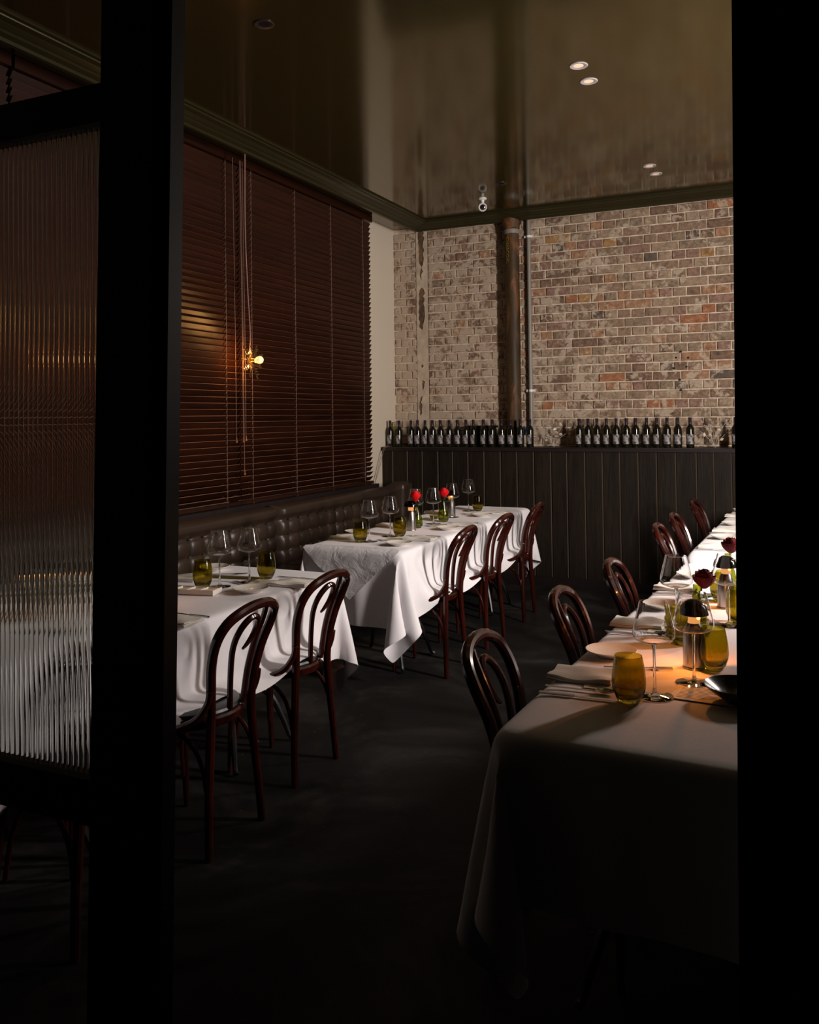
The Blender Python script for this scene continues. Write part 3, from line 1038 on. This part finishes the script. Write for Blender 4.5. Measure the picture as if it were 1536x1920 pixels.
tag(ov, 'crumpled grey white overlay hanging in a triangle over the rear left table end', 'tablecloth')

# ------------------------------------------------------------------ glassware
def wine_glass_proto():
    t = empty('wine_glass')
    f = MB().lathe([(0, 0.0), (0.050, 0.0), (0.0505, 0.0012), (0.047, 0.0022), (0.016, 0.005), (0.0065, 0.010), (0.0042, 0.022), (0.0036, 0.07), (0.0040, 0.122), (0.0065, 0.136), (0.0, 0.136)], 28)
    f.build('stem', m_clear, t, 50)
    out = [(0.0, 0.1365), (0.012, 0.138), (0.030, 0.1420), (0.048, 0.149), (0.0555, 0.158), (0.0556, 0.167), (0.0538, 0.180), (0.0452, 0.215), (0.0366, 0.250)]
    inn = [(r - 0.0011, z + 0.0002) for r, z in out[:0:-1]]
    inn = [(inn[0][0], 0.2503)] + inn[1:-1] + [(0.008, 0.1408), (0, 0.1400)]
    MB().lathe(out + inn, 32).build('bowl', m_clear, t, 60)
    return t


def tumbler_proto():
    out = [(0.0, 0.0), (0.024, 0.0), (0.027, 0.002), (0.035, 0.016), (0.0422, 0.036), (0.0442, 0.052), (0.0428, 0.075), (0.0392, 0.100), (0.0350, 0.122)]
    inn = [(0.0335, 0.1222), (0.0377, 0.100), (0.0412, 0.075), (0.0425, 0.052), (0.0402, 0.037), (0.032, 0.021), (0.020, 0.013), (0, 0.0115)]
    return MB().lathe(out + inn, 32).build('tumbler', m_tumbler, None, 60)


FL, RL, NR, FR = 'front left table', 'rear left table', 'near right table', 'far right table'
wg = wine_glass_proto()
wines = [
    (-2.409, 3.145, 'clear wine glass left of the pair on the front left table'),
    (-2.342, 3.277, 'clear wine glass right of the pair on the front left table'),
    (-2.421, 4.61, 'clear wine glass nearest the camera on the rear left table'),
    (-2.405, 4.861, 'second clear wine glass from the near end of the rear left table'),
    (-2.475, 5.400, 'clear wine glass behind the first red rose on the rear left table'),
    (-2.394, 5.519, 'clear wine glass just left of the second red rose, rear left table'),
    (-2.42, 5.93, 'clear wine glass just behind the second red rose, rear left table'),
    (-2.454, 6.356, 'furthest clear wine glass on the rear left table, next to a tumbler'),
    (-0.386, 2.348, 'clear wine glass right behind the front olive tumbler, near right table'),
    (-0.304, 2.501, 'clear wine glass standing in front of the lit lamp, near right table'),
    (-0.270, 3.227, 'clear wine glass at the second lamp, by the partition edge, near right table'),
    (-0.435, 3.13, 'tall clear wine glass behind the dark red flower, near right table'),
]
for k, (x, y, lab) in enumerate(wines):
    o = wg if k == 0 else copy_tree(wg)
    o.location = (x, y, ZT)
    tag(o, lab, 'wine glass', 'clear stemmed wine glasses')
tp = tumbler_proto()
tumb = [
    (-2.465, 3.098, 'olive glass tumbler left of the wine glasses on the front left table'),
    (-2.321, 3.382, 'olive glass tumbler right of the wine glasses on the front left table'),
    (-2.335, 2.665, 'olive glass tumbler cut off by the doorway post, front left table'),
    (-2.462, 4.571, 'olive glass tumbler nearest the camera on the rear left table'),
    (-2.348, 4.881, 'amber olive tumbler in front of the first lamp, rear left table'),
    (-2.386, 6.379, 'olive glass tumbler at the far end of the rear left table'),
    (-0.439, 2.271, 'large olive tumbler in front on the near right table'),
    (-0.268, 2.652, 'olive tumbler right of the lit lamp on the near right table'),
    (-0.391, 2.909, 'olive tumbler seen behind the wine glass bowl, near right table'),
    (-0.243, 3.280, 'olive tumbler by the partition edge, near right table'),
    (-0.330, 3.62, 'olive tumbler beside the second lamp, near right table'),
]
for k, (x, y, lab) in enumerate(tumb):
    o = tp if k == 0 else tp.copy()
    if k: COL.objects.link(o)
    o.location = (x, y, ZT)
    o.rotation_euler = (0, 0, k * 0.7)
    tag(o, lab, 'tumbler', 'olive glass tumblers')

# ------------------------------------------------------------------ cordless lamps
def lamp(x, y, lab, power):
    t = empty('table_lamp', (x, y, ZT), 0, lab, 'lamp', 'cordless mushroom table lamps')
    MB().lathe([(0, 0), (0.034, 0), (0.0345, 0.003), (0.0335, 0.006), (0.033, 0.0062), (0.0332, 0.06), (0.0315, 0.088), (0.0265, 0.112), (0.0215, 0.126), (0.0190, 0.131), (0.0, 0.131)], 28).build('body', m_brushed, t, 25)
    MB().lathe([(0.0185, 0.131), (0.0180, 0.158), (0, 0.158)], 20).build('light_collar', m_glow, t)
    MB().lathe([(0.0, 0.158), (0.0440, 0.1555), (0.0455, 0.157), (0.0445, 0.166), (0.0400, 0.180), (0.0300, 0.1915), (0.015, 0.198), (0, 0.1995)], 28).build('dome', m_dome, t, 50)
    d = bpy.data.lights.new('lamp_glow', 'SPOT')
    d.energy = power
    d.color = (1.0, 0.30, 0.055)
    d.shadow_soft_size = 0.005
    d.spot_size = math.radians(140)
    d.spot_blend = 0.4
    for q in range(4):
        o = bpy.data.objects.new('lamp_glow', d)
        COL.objects.link(o)
        o.parent = t
        ca, sa = math.cos(q * PI / 2 + 0.5), math.sin(q * PI / 2 + 0.5)
        o.location = (0.033 * ca, 0.033 * sa, 0.151)
        o.rotation_euler = Vector((0.72 * ca, 0.72 * sa, -0.69)).to_track_quat('-Z', 'Y').to_euler()
    return t


lamp(-2.384, 2.766, 'steel mushroom lamp beside the doorway post on the front left table', 0.06)
lamp(-2.399, 5.159, 'steel mushroom lamp beside the first red rose on the rear left table', 0.06)
lamp(-2.448, 5.975, 'steel mushroom lamp behind the second red rose on the rear left table', 0.05)
lamp(-0.321, 2.660, 'lit steel mushroom lamp with dark dome, in front on the near right table', 1.1)
lamp(-0.304, 3.515, 'second lit mushroom lamp further back on the near right table', 0.6)

# ------------------------------------------------------------------ bud vases and roses
def vase(x, y, lab):
    out = [(0, 0), (0.026, 0), (0.031, 0.004), (0.038, 0.022), (0.0395, 0.040), (0.036, 0.066), (0.027, 0.098), (0.018, 0.126), (0.0145, 0.150), (0.0155, 0.172)]
    inn = [(0.0140, 0.172), (0.0130, 0.150), (0.0165, 0.126), (0.0255, 0.098), (0.0345, 0.066), (0.0378, 0.040), (0.036, 0.023), (0.02, 0.010), (0, 0.009)]
    o = MB().lathe(out + inn, 28).build('bud_vase', m_vase, None, 60)
    o.location = (x, y, ZT)
    return tag(o, lab, 'vase', 'green glass bud vases')


def rose(x, y, lean, m, lab, r0=0.030, zt=0.215, seed=1, flat=1.0):
    t = empty('rose', (x, y, ZT), 0, lab, 'flower')
    rg = random.Random(seed)
    lx, ly = lean
    MB().tube(spline([(0, 0, 0.015), (lx * 0.2, ly * 0.2, 0.09), (lx * 0.7, ly * 0.7, 0.17), (lx, ly, zt - 0.012)], 5), 0.0026, 6).build('stem', m_stem, t)
    b = MB()
    lay = [(3, 0.25, 0.98, 0.10), (4, 0.52, 0.95, 0.16), (5, 0.80, 0.86, 0.28), (6, 1.0, 0.70, 0.5)]
    for (n, rr_, hh, flare) in lay:
        ph = rg.uniform(0, 6)
        for k in range(n):
            a = ph + 2 * PI * k / n + rg.uniform(-.15, .15)
            V = []
            for j in range(5):
                q = j / 4
                rad = r0 * rr_ * (0.22 + 0.78 * math.sin(q * 1.95)) * (1 + flare * 0.25 * q ** 4)
                for i in range(5):
                    w = (i - 2) / 2
                    aa = a + w * (0.95 * PI / n + 0.25)
                    zz = r0 * 2.05 * flat * hh * q * (1 - 0.10 * w * w) - 0.004 * flare * max(0, q - 0.8) * 10
                    V.append((lx + rad * math.cos(aa), ly + rad * math.sin(aa), zt - 0.012 + zz + rg.uniform(-.0008, .0008)))
            b.grid(V, 5, 5)
    b.build('bloom', m, t, 60)
    lf = MB()
    for a, zz in ((0.5, zt - 0.045), (3.4, zt - 0.03)):
        vv, ff = leaf_v(0.045, 0.013, -0.012)
        lf.add([(lx * 0.85 + p[1] * math.cos(a) - p[0] * math.sin(a), ly * 0.85 + p[1] * math.sin(a) + p[0] * math.cos(a), zz + p[2] + p[1] * 0.4) for p in vv], ff)
    sp5 = MB()
    lf.build('leaf', m_stem, t)
    return t


vase(-2.415, 5.285, 'green bud vase half behind the first lamp, rear left table')
vase(-2.375, 5.655, 'green bud vase in the middle of the rear left table')
vase(-0.352, 3.035, 'green bud vase hidden behind the front lamp, near right table')
vase(-0.312, 3.745, 'green bud vase behind the second lamp, near right table')
rose(-2.415, 5.285, (0.008, -0.03), m_red, 'bright red rose, the nearer of two on the rear left table', 0.035, 0.195, 3)
rose(-2.375, 5.655, (0.004, 0.006), m_red, 'bright red rose in the green vase mid rear left table', 0.034, 0.185, 4)
rose(-0.352, 3.035, (0.022, -0.01), m_darkred, 'dark red bloom rising behind the front lamp dome, near right table', 0.036, 0.175, 5, 0.9)
rose(-0.312, 3.745, (0.012, -0.02), m_darkred, 'dark red bloom above the second lamp, near right table', 0.036, 0.190, 6, 0.9)

# ------------------------------------------------------------------ plates, napkins, cards, cutlery
plate_me = MB().lathe([(0, 0.0), (0.042, 0.0), (0.044, 0.003), (0.058, 0.010), (0.0765, 0.018), (0.079, 0.0205), (0.0775, 0.0215), (0.060, 0.0145), (0.044, 0.0085), (0, 0.0075)], 36).mesh('side_plate', m_plate, 50)
plates = [
    (-2.206, 3.097, 'cream side plate by the far aisle chair of the front left table'),
    (-2.700, 3.480, 'cream side plate on the banquette side of the front left table'),
    (-2.188, 4.533, 'cream side plate at the near corner of the rear left table'),
    (-2.180, 5.263, 'cream side plate by the middle chair of the rear left table'),
    (-2.226, 6.040, 'cream side plate by the furthest chair of the rear left table'),
    (-2.665, 4.90, 'cream side plate on the banquette side of the rear left table'),
    (-0.572, 2.690, 'cream side plate nearest the camera on the near right table'),
    (-0.490, 4.105, 'cream side plate in the bright light at the back end of the near right table'),
    (-0.530, 3.420, 'cream side plate midway along the near right table'),
    (-0.470, 5.42, 'first cream side plate along the bright far right table'),
    (-0.468, 6.10, 'second cream side plate along the bright far right table'),
    (-0.462, 6.95, 'last cream side plate along the bright far right table'),
]
for x, y, lab in plates:
    tag(link('side_plate', plate_me, None, (x, y, ZT)), lab, 'plate', 'cream side plates')
o = MB().lathe([(0, 0.0), (0.035, 0.0), (0.037, 0.004), (0.062, 0.020), (0.083, 0.036), (0.088, 0.043), (0.0865, 0.044), (0.080, 0.039), (0.060, 0.025), (0.036, 0.009), (0, 0.008)], 36).build('serving_bowl', m_stone, None, 50)
o.location = (-0.178, 2.385, ZT)
tag(o, 'dark stoneware bowl by the partition edge on the near right table', 'bowl')
o = MB().lathe([(0, 0.0), (0.022, 0.0), (0.026, 0.004), (0.034, 0.018), (0.0355, 0.026), (0.034, 0.026), (0.025, 0.009), (0, 0.007)], 28).build('sauce_dish', m_vase, None, 50)
o.location = (-2.505, 5.79, ZT)
tag(o, 'small green glass dish behind the middle vase, rear left table', 'dish')
# divided tray
tr = empty('divided_tray', (-2.438, 2.985, ZT), 0.18, 'white divided tray with wedges in front of the tumbler, front left table', 'tray')
b = MB().box(-0.125, 0.125, -0.042, 0.042, 0.0, 0.004)
for y0, y1 in ((-0.042, -0.038), (0.038, 0.042)): b.box(-0.125, 0.125, y0, y1, 0.0, 0.022)
for x in (-0.125, -0.0635, -0.002, 0.0595, 0.121): b.box(x, x + 0.004, -0.038, 0.038, 0.0, 0.022)
b.build('tray', m_plate, tr, 0)
for q in range(4):
    x = -0.121 + 0.0615 * q
    MB().prism([(x + 0.004, -0.030), (x + 0.054, -0.034), (x + 0.050, 0.030)], 0.005, 0.021).build('wedge', m_butter, tr, 0)


def napkin_me(seed, w=0.125, l=0.185):
    rg = random.Random(seed)
    b = MB()
    for lay in range(3):
        nu, nv = 11, 8
        z0_ = 0.002 + lay * 0.0055
        ph = rg.uniform(0, 6)
        top = []
        for j in range(nv):
            for i in range(nu):
                u, v_ = i / (nu - 1), j / (nv - 1)
                x = (u - 0.5) * l * (1 - 0.02 * lay) + rg.uniform(-.001, .001)
                y = (v_ - 0.5) * w * (1 - 0.03 * lay)
                ed = min(1, min(u, 1 - u, v_, 1 - v_) * 7)
                top.append((x, y, z0_ + 0.0045 * ed + 0.0022 * math.sin(u * 7 + ph) * math.sin(v_ * 5 + ph) * (1 + lay * .6)))
        bot = [(x, y, max(0.0005, z - 0.0055)) for x, y, z in top]
        b.grid(top, nu, nv)
        b.grid(bot, nu, nv, flip=True)
        n0 = len(b.v) - 2 * nu * nv
        ring = [i for i in range(nu)] + [j * nu + nu - 1 for j in range(1, nv)] + [(nv - 1) * nu + i for i in range(nu - 2, -1, -1)] + [j * nu for j in range(nv - 2, 0, -1)]
        for a, c_ in zip(ring, ring[1:] + ring[:1]):
            b.f.append((n0 + a, n0 + nu * nv + a, n0 + nu * nv + c_, n0 + c_)); b.m.append(0)
    return b.mesh('napkin', m_napkin, 60)


NAP = [napkin_me(s_) for s_ in (2, 5, 9)]
naps = [
    (-2.128, 3.300, 0.12, 'folded ivory napkin by the far aisle chair of the front left table'),
    (-2.690, 3.225, 0.2, 'folded ivory napkin on the banquette side of the front left table'),
    (-2.150, 2.530, 0.08, 'folded ivory napkin beside the doorway post, front left table'),
    (-2.168, 4.790, 0.05, 'folded ivory napkin by the nearest chair of the rear left table'),
    (-2.170, 5.500, 0.0, 'folded ivory napkin by the middle chair of the rear left table'),
    (-2.190, 6.250, -0.03, 'folded ivory napkin by the furthest chair of the rear left table'),
    (-2.630, 4.700, 0.1, 'folded ivory napkin at the near banquette corner of the rear left table'),
    (-2.630, 5.330, 0.05, 'folded ivory napkin mid banquette side of the rear left table'),
    (-2.630, 6.150, -0.05, 'folded ivory napkin far banquette side of the rear left table'),
    (-0.600, 2.440, 0.02, 'rumpled ivory napkin in front on the near right table'),
    (-0.565, 3.125, 0.0, 'folded ivory napkin at the second place of the near right table'),
    (-0.525, 3.820, -0.05, 'folded ivory napkin at the third place of the near right table'),
    (-0.482, 5.06, 0.0, 'folded ivory napkin at the front of the far right table'),
    (-0.480, 5.78, 0.0, 'folded ivory napkin midway along the far right table'),
    (-0.475, 6.62, 0.0, 'folded ivory napkin at the back of the far right table'),
]
for k, (x, y, a, lab) in enumerate(naps):
    tag(link('napkin', NAP[k % 3], None, (x, y, ZT), a), lab, 'napkin', 'folded ivory napkins')


def card(x, y, a, w, l, m, lab, lines=True, cat='menu card'):
    t = empty('menu_card', (x, y, ZT), a, lab, cat)
    MB().box(-l / 2, l / 2, -w / 2, w / 2, 0.0005, 0.002).build('card', m, t, 0)
    if lines:
        b = MB()
        rg = random.Random(int(x * 1000 + y * 100))
        for q in range(9):
            yy = -w * 0.36 + w * 0.72 * q / 8
            x0_ = -l * 0.40
            b.box(x0_, x0_ + l * rg.uniform(0.35, 0.8), yy - 0.0011, yy + 0.0011, 0.002, 0.0023)
        tag(b.build('print_lines', m_print, t, 0), kind='stuff')
    return t


card(-2.250, 3.300, 0.1, 0.11, 0.17, m_card, 'cream card under the fork by the front left far place')
card(-2.480, 3.345, 0.15, 0.05, 0.25, m_olivecard, 'olive strip card behind the wine glasses, front left table', False)
card(-2.300, 4.750, 0.05, 0.11, 0.15, m_card, 'cream card by the napkin nearest on the rear left table')
card(-2.300, 5.470, 0.0, 0.11, 0.15, m_card, 'cream card by the middle napkin of the rear left table')
card(-2.310, 6.210, 0.0, 0.11, 0.15, m_card, 'cream card by the furthest napkin of the rear left table')
card(-0.505, 2.405, 0.06, 0.115, 0.15, m_card, 'cream printed card beside the front napkin, near right table')
card(-0.455, 3.090, 0.0, 0.115, 0.14, m_card, 'cream printed card behind the wine glass, near right table')
card(-0.262, 2.405, -0.08, 0.13, 0.17, m_card, 'cream printed card in the orange lamp light beside the dark bowl')


def knife_me():
    b = MB()
    b.prism([(-0.11, -0.0055), (-0.02, -0.004), (-0.015, -0.003), (-0.015, 0.003), (-0.02, 0.004), (-0.11, 0.0055)], 0.001, 0.0065)
    b.prism([(-0.015, -0.003), (0.0, -0.008), (0.09, -0.0085), (0.112, -0.003), (0.114, 0.004), (0.0, 0.004), (-0.015, 0.003)], 0.0022, 0.0036)
    return b.mesh('knife', m_steel, 30)


def fork_me():
    b = MB()
    b.prism([(-0.10, -0.005), (-0.03, -0.0028), (0.03, -0.002), (0.044, -0.010), (0.058, -0.0115), (0.058, 0.0115), (0.044, 0.010), (0.03, 0.002), (-0.03, 0.0028), (-0.10, 0.005)], 0.003, 0.0052)
    for q in range(4):
        y = -0.0102 + q * 0.0068
        b.prism([(0.057, y - 0.0013), (0.098, y - 0.0008), (0.098, y + 0.0008), (0.057, y + 0.0013)], 0.003, 0.005)
    return b.mesh('fork', m_steel, 30)


def spoon_me():
    b = MB()
    b.prism([(-0.10, -0.0048), (-0.03, -0.0026), (0.04, -0.0022), (0.04, 0.0022), (-0.03, 0.0026), (-0.10, 0.0048)], 0.003, 0.0055)
    V = []
    for j in range(7):
        for i in range(12):
            a = 2 * PI * i / 12
            q = j / 6
            V.append((0.065 + 0.028 * q * math.cos(a), 0.018 * q * math.sin(a), 0.0015 + 0.006 * q * q))
    n = 12
    F = [(j * n + i, j * n + (i + 1) % n, (j + 1) * n + (i + 1) % n, (j + 1) * n + i) for j in range(6) for i in range(n)]
    b.add(V, F)
    b.add([(x, y, z + 0.0012) for x, y, z in V], F)
    return b.mesh('spoon', m_steel, 60)


KM, FM, SM_ = knife_me(), fork_me(), spoon_me()
# right-hand side places face +x (handles at -x); left-hand side tables face -x
cut = [
    ('knife', KM, -2.185, 3.432, PI - 0.08, 'steel knife beyond the far napkin, front left table'),
    ('knife', KM, -2.180, 2.640, PI - 0.05, 'steel knife beside the doorway post, front left table'),
    ('fork', FM, -2.330, 3.215, PI - 0.5, 'steel fork behind the side plate, front left table'),
    ('fork', FM, -2.560, 3.400, 0.5, 'steel fork leaning by the banquette plate, front left table'),
    ('fork', FM, -2.30, 2.590, PI + 0.1, 'steel fork beside the near tumbler, front left table'),
    ('knife', KM, -2.205, 4.925, PI + 0.05, 'steel knife beyond the nearest napkin, rear left table'),
    ('knife', KM, -2.215, 5.625, PI, 'steel knife beyond the middle napkin, rear left table'),
    ('knife', KM, -2.230, 6.370, PI, 'steel knife beyond the furthest napkin, rear left table'),
    ('fork', FM, -2.310, 4.640, PI - 0.4, 'steel fork behind the near plate, rear left table'),
    ('fork', FM, -2.310, 5.350, PI - 0.4, 'steel fork behind the middle plate, rear left table'),
    ('fork', FM, -2.340, 6.100, PI - 0.4, 'steel fork behind the far plate, rear left table'),
    ('knife', KM, -0.565, 2.262, 0.06, 'steel knife nearest the camera on the near right table'),
    ('spoon', SM_, -0.575, 2.318, 0.02, 'steel spoon lying at the front napkin, near right table'),
    ('fork', FM, -0.470, 2.580, 0.3, 'steel fork between plate and front napkin, near right table'),
    ('knife', KM, -0.540, 2.965, 0.0, 'steel knife at the second place of the near right table'),
    ('spoon', SM_, -0.530, 3.010, 0.0, 'steel spoon at the second place of the near right table'),
    ('fork', FM, -0.410, 3.230, 0.6, 'steel fork behind the wine glass bowl, near right table'),
    ('knife', KM, -0.495, 3.665, 0.0, 'steel knife at the third place of the near right table'),
    ('knife', KM, -0.475, 4.945, 0.0, 'steel knife at the first place of the far right table'),
    ('knife', KM, -0.470, 5.650, 0.0, 'steel knife at the second place of the far right table'),
]
for nm, me, x, y, a, lab in cut:
    tag(link(nm, me, None, (x, y, ZT), a), lab, nm, 'steel cutlery at the places')

# ------------------------------------------------------------------ bottles on the ledge
def bottle_proto():
    t = empty('wine_bottle')
    MB().lathe([(0, 0.002), (0.029, 0), (0.0325, 0.004), (0.033, 0.012), (0.033, 0.150), (0.0305, 0.165), (0.022, 0.180), (0.0140, 0.190), (0.0126, 0.200), (0.0126, 0.205)], 22).build('body', m_wineglass_d, t, 50)
    MB().lathe([(0.0131, 0.198), (0.0131, 0.245), (0.0138, 0.246), (0.0138, 0.250), (0.0125, 0.252), (0, 0.252)], 18).build('capsule', m_caps, t, 40)
    V = []
    for z in (0.030, 0.112):
        for k in range(13):
            a = -PI / 2 - 1.25 + 2.1 * k / 12
            V.append((0.0334 * math.cos(a), 0.0334 * math.sin(a), z))
    MB().grid(V, 13, 2).build('label', m_label, t)
    return t


ordn = ['first', 'second', 'third', 'fourth', 'fifth', 'sixth', 'seventh', 'eighth', 'ninth', 'tenth', 'eleventh', 'twelfth', 'thirteenth', 'fourteenth', 'fifteenth', 'sixteenth', 'seventeenth']
bxs = [-3.672, -3.58, -3.451, -3.38, -3.302, -3.227, -3.147, -3.057, -2.977, -2.892, -2.821, -2.72, -2.635, -2.543, -2.457, -2.367, -2.277, -1.83, -1.753, -1.674, -1.593, -1.51, -1.423, -1.345, -1.254, -1.17, -1.085, -0.997, -0.899, -0.544]
bp = bottle_proto()
for k, x in enumerate(bxs):
    o = bp if k == 0 else copy_tree(bp)
    o.location = (x, 7.445 + R.uniform(-.006, .006), ZL)
    o.rotation_euler = (0, 0, R.uniform(-.25, .35))
    if k < 17: lab = 'dark wine bottle with pale label, %s from the left end of the ledge' % ordn[k]
    elif k < 29: lab = 'dark wine bottle with pale label, %s right of the bare leaf gap' % ordn[k - 17]
    else: lab = 'dark wine bottle with pale label, alone at the right edge of view'
    tag(o, lab, 'bottle', 'dark wine bottles along the ledge')
o = MB().lathe([(0, 0.002), (0.022, 0), (0.0245, 0.004), (0.0245, 0.105), (0.020, 0.135), (0.0125, 0.158), (0.0110, 0.225), (0.0122, 0.226), (0.0122, 0.234), (0.010, 0.236), (0, 0.236)], 20).build('wine_bottle', m_greenbottle, None, 50)
o.location = (-3.690, 7.555, ZL)
tag(o, 'slim pale green bottle in the far left corner of the ledge', 'bottle')

# ------------------------------------------------------------------ pipe, conduit and bits on the back wall
pp = empty('drain_pipe', (-2.463, 7.575, ZL), 0, 'rusty brown cast iron drain pipe standing against the brick wall', 'pipe')
MB().lathe([(0, 0), (0.066, 0), (0.066, 2.02), (0.0, 2.02)], 28).build('barrel', m_pipe, pp, 40)
MB().lathe([(0.068, 0), (0.074, 0.004), (0.076, 0.04), (0.088, 0.06), (0.092, 0.115), (0.07, 0.12)], 28, c=(0, 0, 2.0)).build('socket', m_pipe, pp, 40)
b = MB().lathe([(0.066, 0), (0.0695, 0.001), (0.0695, 0.04), (0.066, 0.041)], 28, c=(0, 0, 1.955))
for s in (-1, 1): b.box(s * 0.064, s * 0.10, 0.01, 0.016, 1.955, 1.995)
b.build('clamp_band', m_conduit, pp, 40)
cu = bpy.data.curves.new('stencil', 'FONT')
cu.body = 'CHARCOAL'
cu.size = 0.046
cu.align_x = 'CENTER'
cu.extrude = 0.0006
tx = bpy.data.objects.new('stencil_lettering', cu)
COL.objects.link(tx)
dg = bpy.context.evaluated_depsgraph_get()
me = bpy.data.meshes.new_from_object(tx.evaluated_get(dg))
bpy.data.objects.remove(tx)
for q in me.vertices:
    lx, ly = q.co.x, q.co.y
    a = -PI / 2 - 0.36 + (ly - 0.016) / 0.067
    q.co = Vector((0.0672 * math.cos(a), 0.0672 * math.sin(a), 1.80 - lx))
me.materials.clear()
me.materials.append(m_yellow)
link('stencil_lettering', me, pp)
cd = empty('conduit_pipe', (-2.318, 7.625, ZL), 0, 'thin grey conduit running up beside the rusty drain pipe', 'pipe')
MB().lathe([(0, 0), (0.0185, 0), (0.0185, 2.12), (0, 2.12)], 18).build('tube', m_conduit, cd, 40)
b = MB()
for zz in (0.5, 1.92):
    b.box(-0.042, 0.042, 0.004, 0.016, zz, zz + 0.022)
    b.lathe([(0.0188, 0), (0.0205, 0.002), (0.0205, 0.02), (0.0188, 0.022)], 16, c=(0, 0, zz))
b.build('saddle_clip', m_white, cd)
o = MB().prism([(-0.022, 0), (0.016, 0), (0.020, 0.05), (0.004, 0.085), (-0.006, 0.07)], 0, 0.012).build('tape_flag', m_blue, None, 0)
o.rotation_euler = (PI / 2, 0, 0)
o.location = (-2.368, 7.56, ZL + 0.105)
tag(o, 'small blue tape flag behind the bottles beside the conduit', 'tape')
o = MB().box(-2.93, -2.655, 7.52, 7.62, ZL, ZL + 0.175)
o.box(-2.945, -2.64, 7.515, 7.625, ZL + 0.175, ZL + 0.195)
tag(o.build('carton', m_carton, None, 0), 'dark lidded box standing behind the bottles left of the pipe', 'box')


def leaf_ornament(x, w, h, n, seed, lab):
    rg = random.Random(seed)
    t = empty('leaf_ornament', (x, 7.56, ZL), 0, lab, 'ornament', 'metal leaf sprays on the ledge')
    bases = []
    for k in range(5):
        a = -0.9 + 1.8 * k / 4 + rg.uniform(-.1, .1)
        tip = (math.sin(a) * w * 0.55, rg.uniform(-.02, .02), h * (0.55 + 0.4 * math.cos(a)))
        p = spline([(0, 0, 0), (tip[0] * 0.35, 0, tip[2] * 0.5), tip], 5)
        MB().tube(p, 0.0025, 5).build('stem', m_silver, t)
        bases += p[3:]
    MB().lathe([(0, 0), (0.04, 0), (0.04, 0.006), (0, 0.008)], 16).build('foot', m_dark, t)
    for k in range(n):
        vv, ff = leaf_v(rg.uniform(0.030, 0.042), rg.uniform(0.011, 0.015), 0.006)
        o = MB().add(vv, ff).build('leaf', m_silver, t)
        q = bases[(k * 7) % len(bases)]
        o.location = (q[0] + rg.uniform(-.01, .01), q[1] - 0.006, max(0.03, q[2] + rg.uniform(-.02, .01)))
        o.rotation_euler = (PI / 2 + rg.uniform(-.5, .5), rg.uniform(-1.4, 1.4), rg.uniform(-.4, .4))


leaf_ornament(-2.10, 0.46, 0.21, 18, 11, 'pale metal leaf spray on the ledge right of the conduit')
leaf_ornament(-0.72, 0.48, 0.25, 22, 12, 'pale metal leaf spray on the ledge at the right edge of view')
ca = empty('loose_cable', (-3.70, 7.34, 0.9), 0, 'thin pale cable hanging down the end of the panelling', 'cable')
for dx in (0.0, 0.014):
    MB().tube(spline([(0.03 + dx, 0.10, 0.325), (0.02 + dx, -0.03, 0.30), (0.012 + dx, -0.11, 0.15), (0.012, -0.20, -0.02)], 6), 0.0022, 5).build('strand', m_blindcord, ca)

# ------------------------------------------------------------------ ceiling fittings
def downlight(x, y, lab, lit=True, power=26):
    t = empty('downlight', (x, y, ZC), 0, lab, 'downlight', 'recessed ceiling downlights')
    MB().lathe([(0.030, 0.004), (0.026, -0.001), (0.034, -0.004), (0.046, -0.0045), (0.049, -0.002), (0.049, 0.002)], 28).build('bezel', m_bezel if lit else m_dark, t, 40)
    MB().lathe([(0.0, -0.0015), (0.027, -0.0012)], 20).build('lens', m_spot if lit else m_lens, t)
    if lit:
        d = bpy.data.lights.new('downlight_beam', 'SPOT')
        d.energy = power
        d.color = (1.0, 0.86, 0.72)
        d.spot_size = math.radians(48)
        d.spot_blend = 0.6
        d.shadow_soft_size = 0.025
        o = bpy.data.objects.new('downlight_beam', d)
        COL.objects.link(o)
        o.parent = t
        o.location = (0, 0, -0.02)


m_bezel = mat('bezel_white', (0.38, 0.34, 0.33), 0.5)
m_spot = mat('downlight_lens', (0.8, 0.6, 0.45), 0.4, emit=(1.0, 0.62, 0.40), estr=0.35)
downlight(-1.075, 4.488, 'lit white downlight, left one of the pair nearer the camera', True, 7)
downlight(-1.076, 4.723, 'lit white downlight, right one of the pair nearer the camera', True, 7)
downlight(-1.047, 6.549, 'lit white downlight, left one of the pair near the brick wall', True, 18)
downlight(-1.039, 6.791, 'lit white downlight, right one of the pair near the brick wall', True, 18)
downlight(-2.290, 3.355, 'unlit dark downlight on the left of the ceiling', False)
downlight(-2.196, 6.505, 'unlit dark downlight near the small white camera', False)
sc = empty('security_camera', (-2.492, 6.881, ZC), 0, 'small white eyeball camera mounted on the glossy ceiling', 'camera')
MB().lathe([(0, 0), (0.036, 0), (0.036, -0.006), (0.026, -0.014), (0.014, -0.016), (0.014, -0.04), (0, -0.04)], 20).build('mount', m_white, sc, 40)
ey = MB().lathe([(0, -0.03), (0.022, -0.026), (0.034, -0.008), (0.036, 0.01), (0.036, 0.03), (0.030, 0.034), (0.026, 0.026), (0.016, 0.024), (0, 0.024)], 24).build('housing', m_white, sc, 40)
ey.location = (0, 0, -0.075)
d_ = Vector((2.49, -6.88, -1.75))
ey.rotation_euler = d_.to_track_quat('Z', 'Y').to_euler()
ln = MB().lathe([(0.024, 0.027), (0.012, 0.031), (0, 0.032)], 20).build('lens', m_lens, ey)
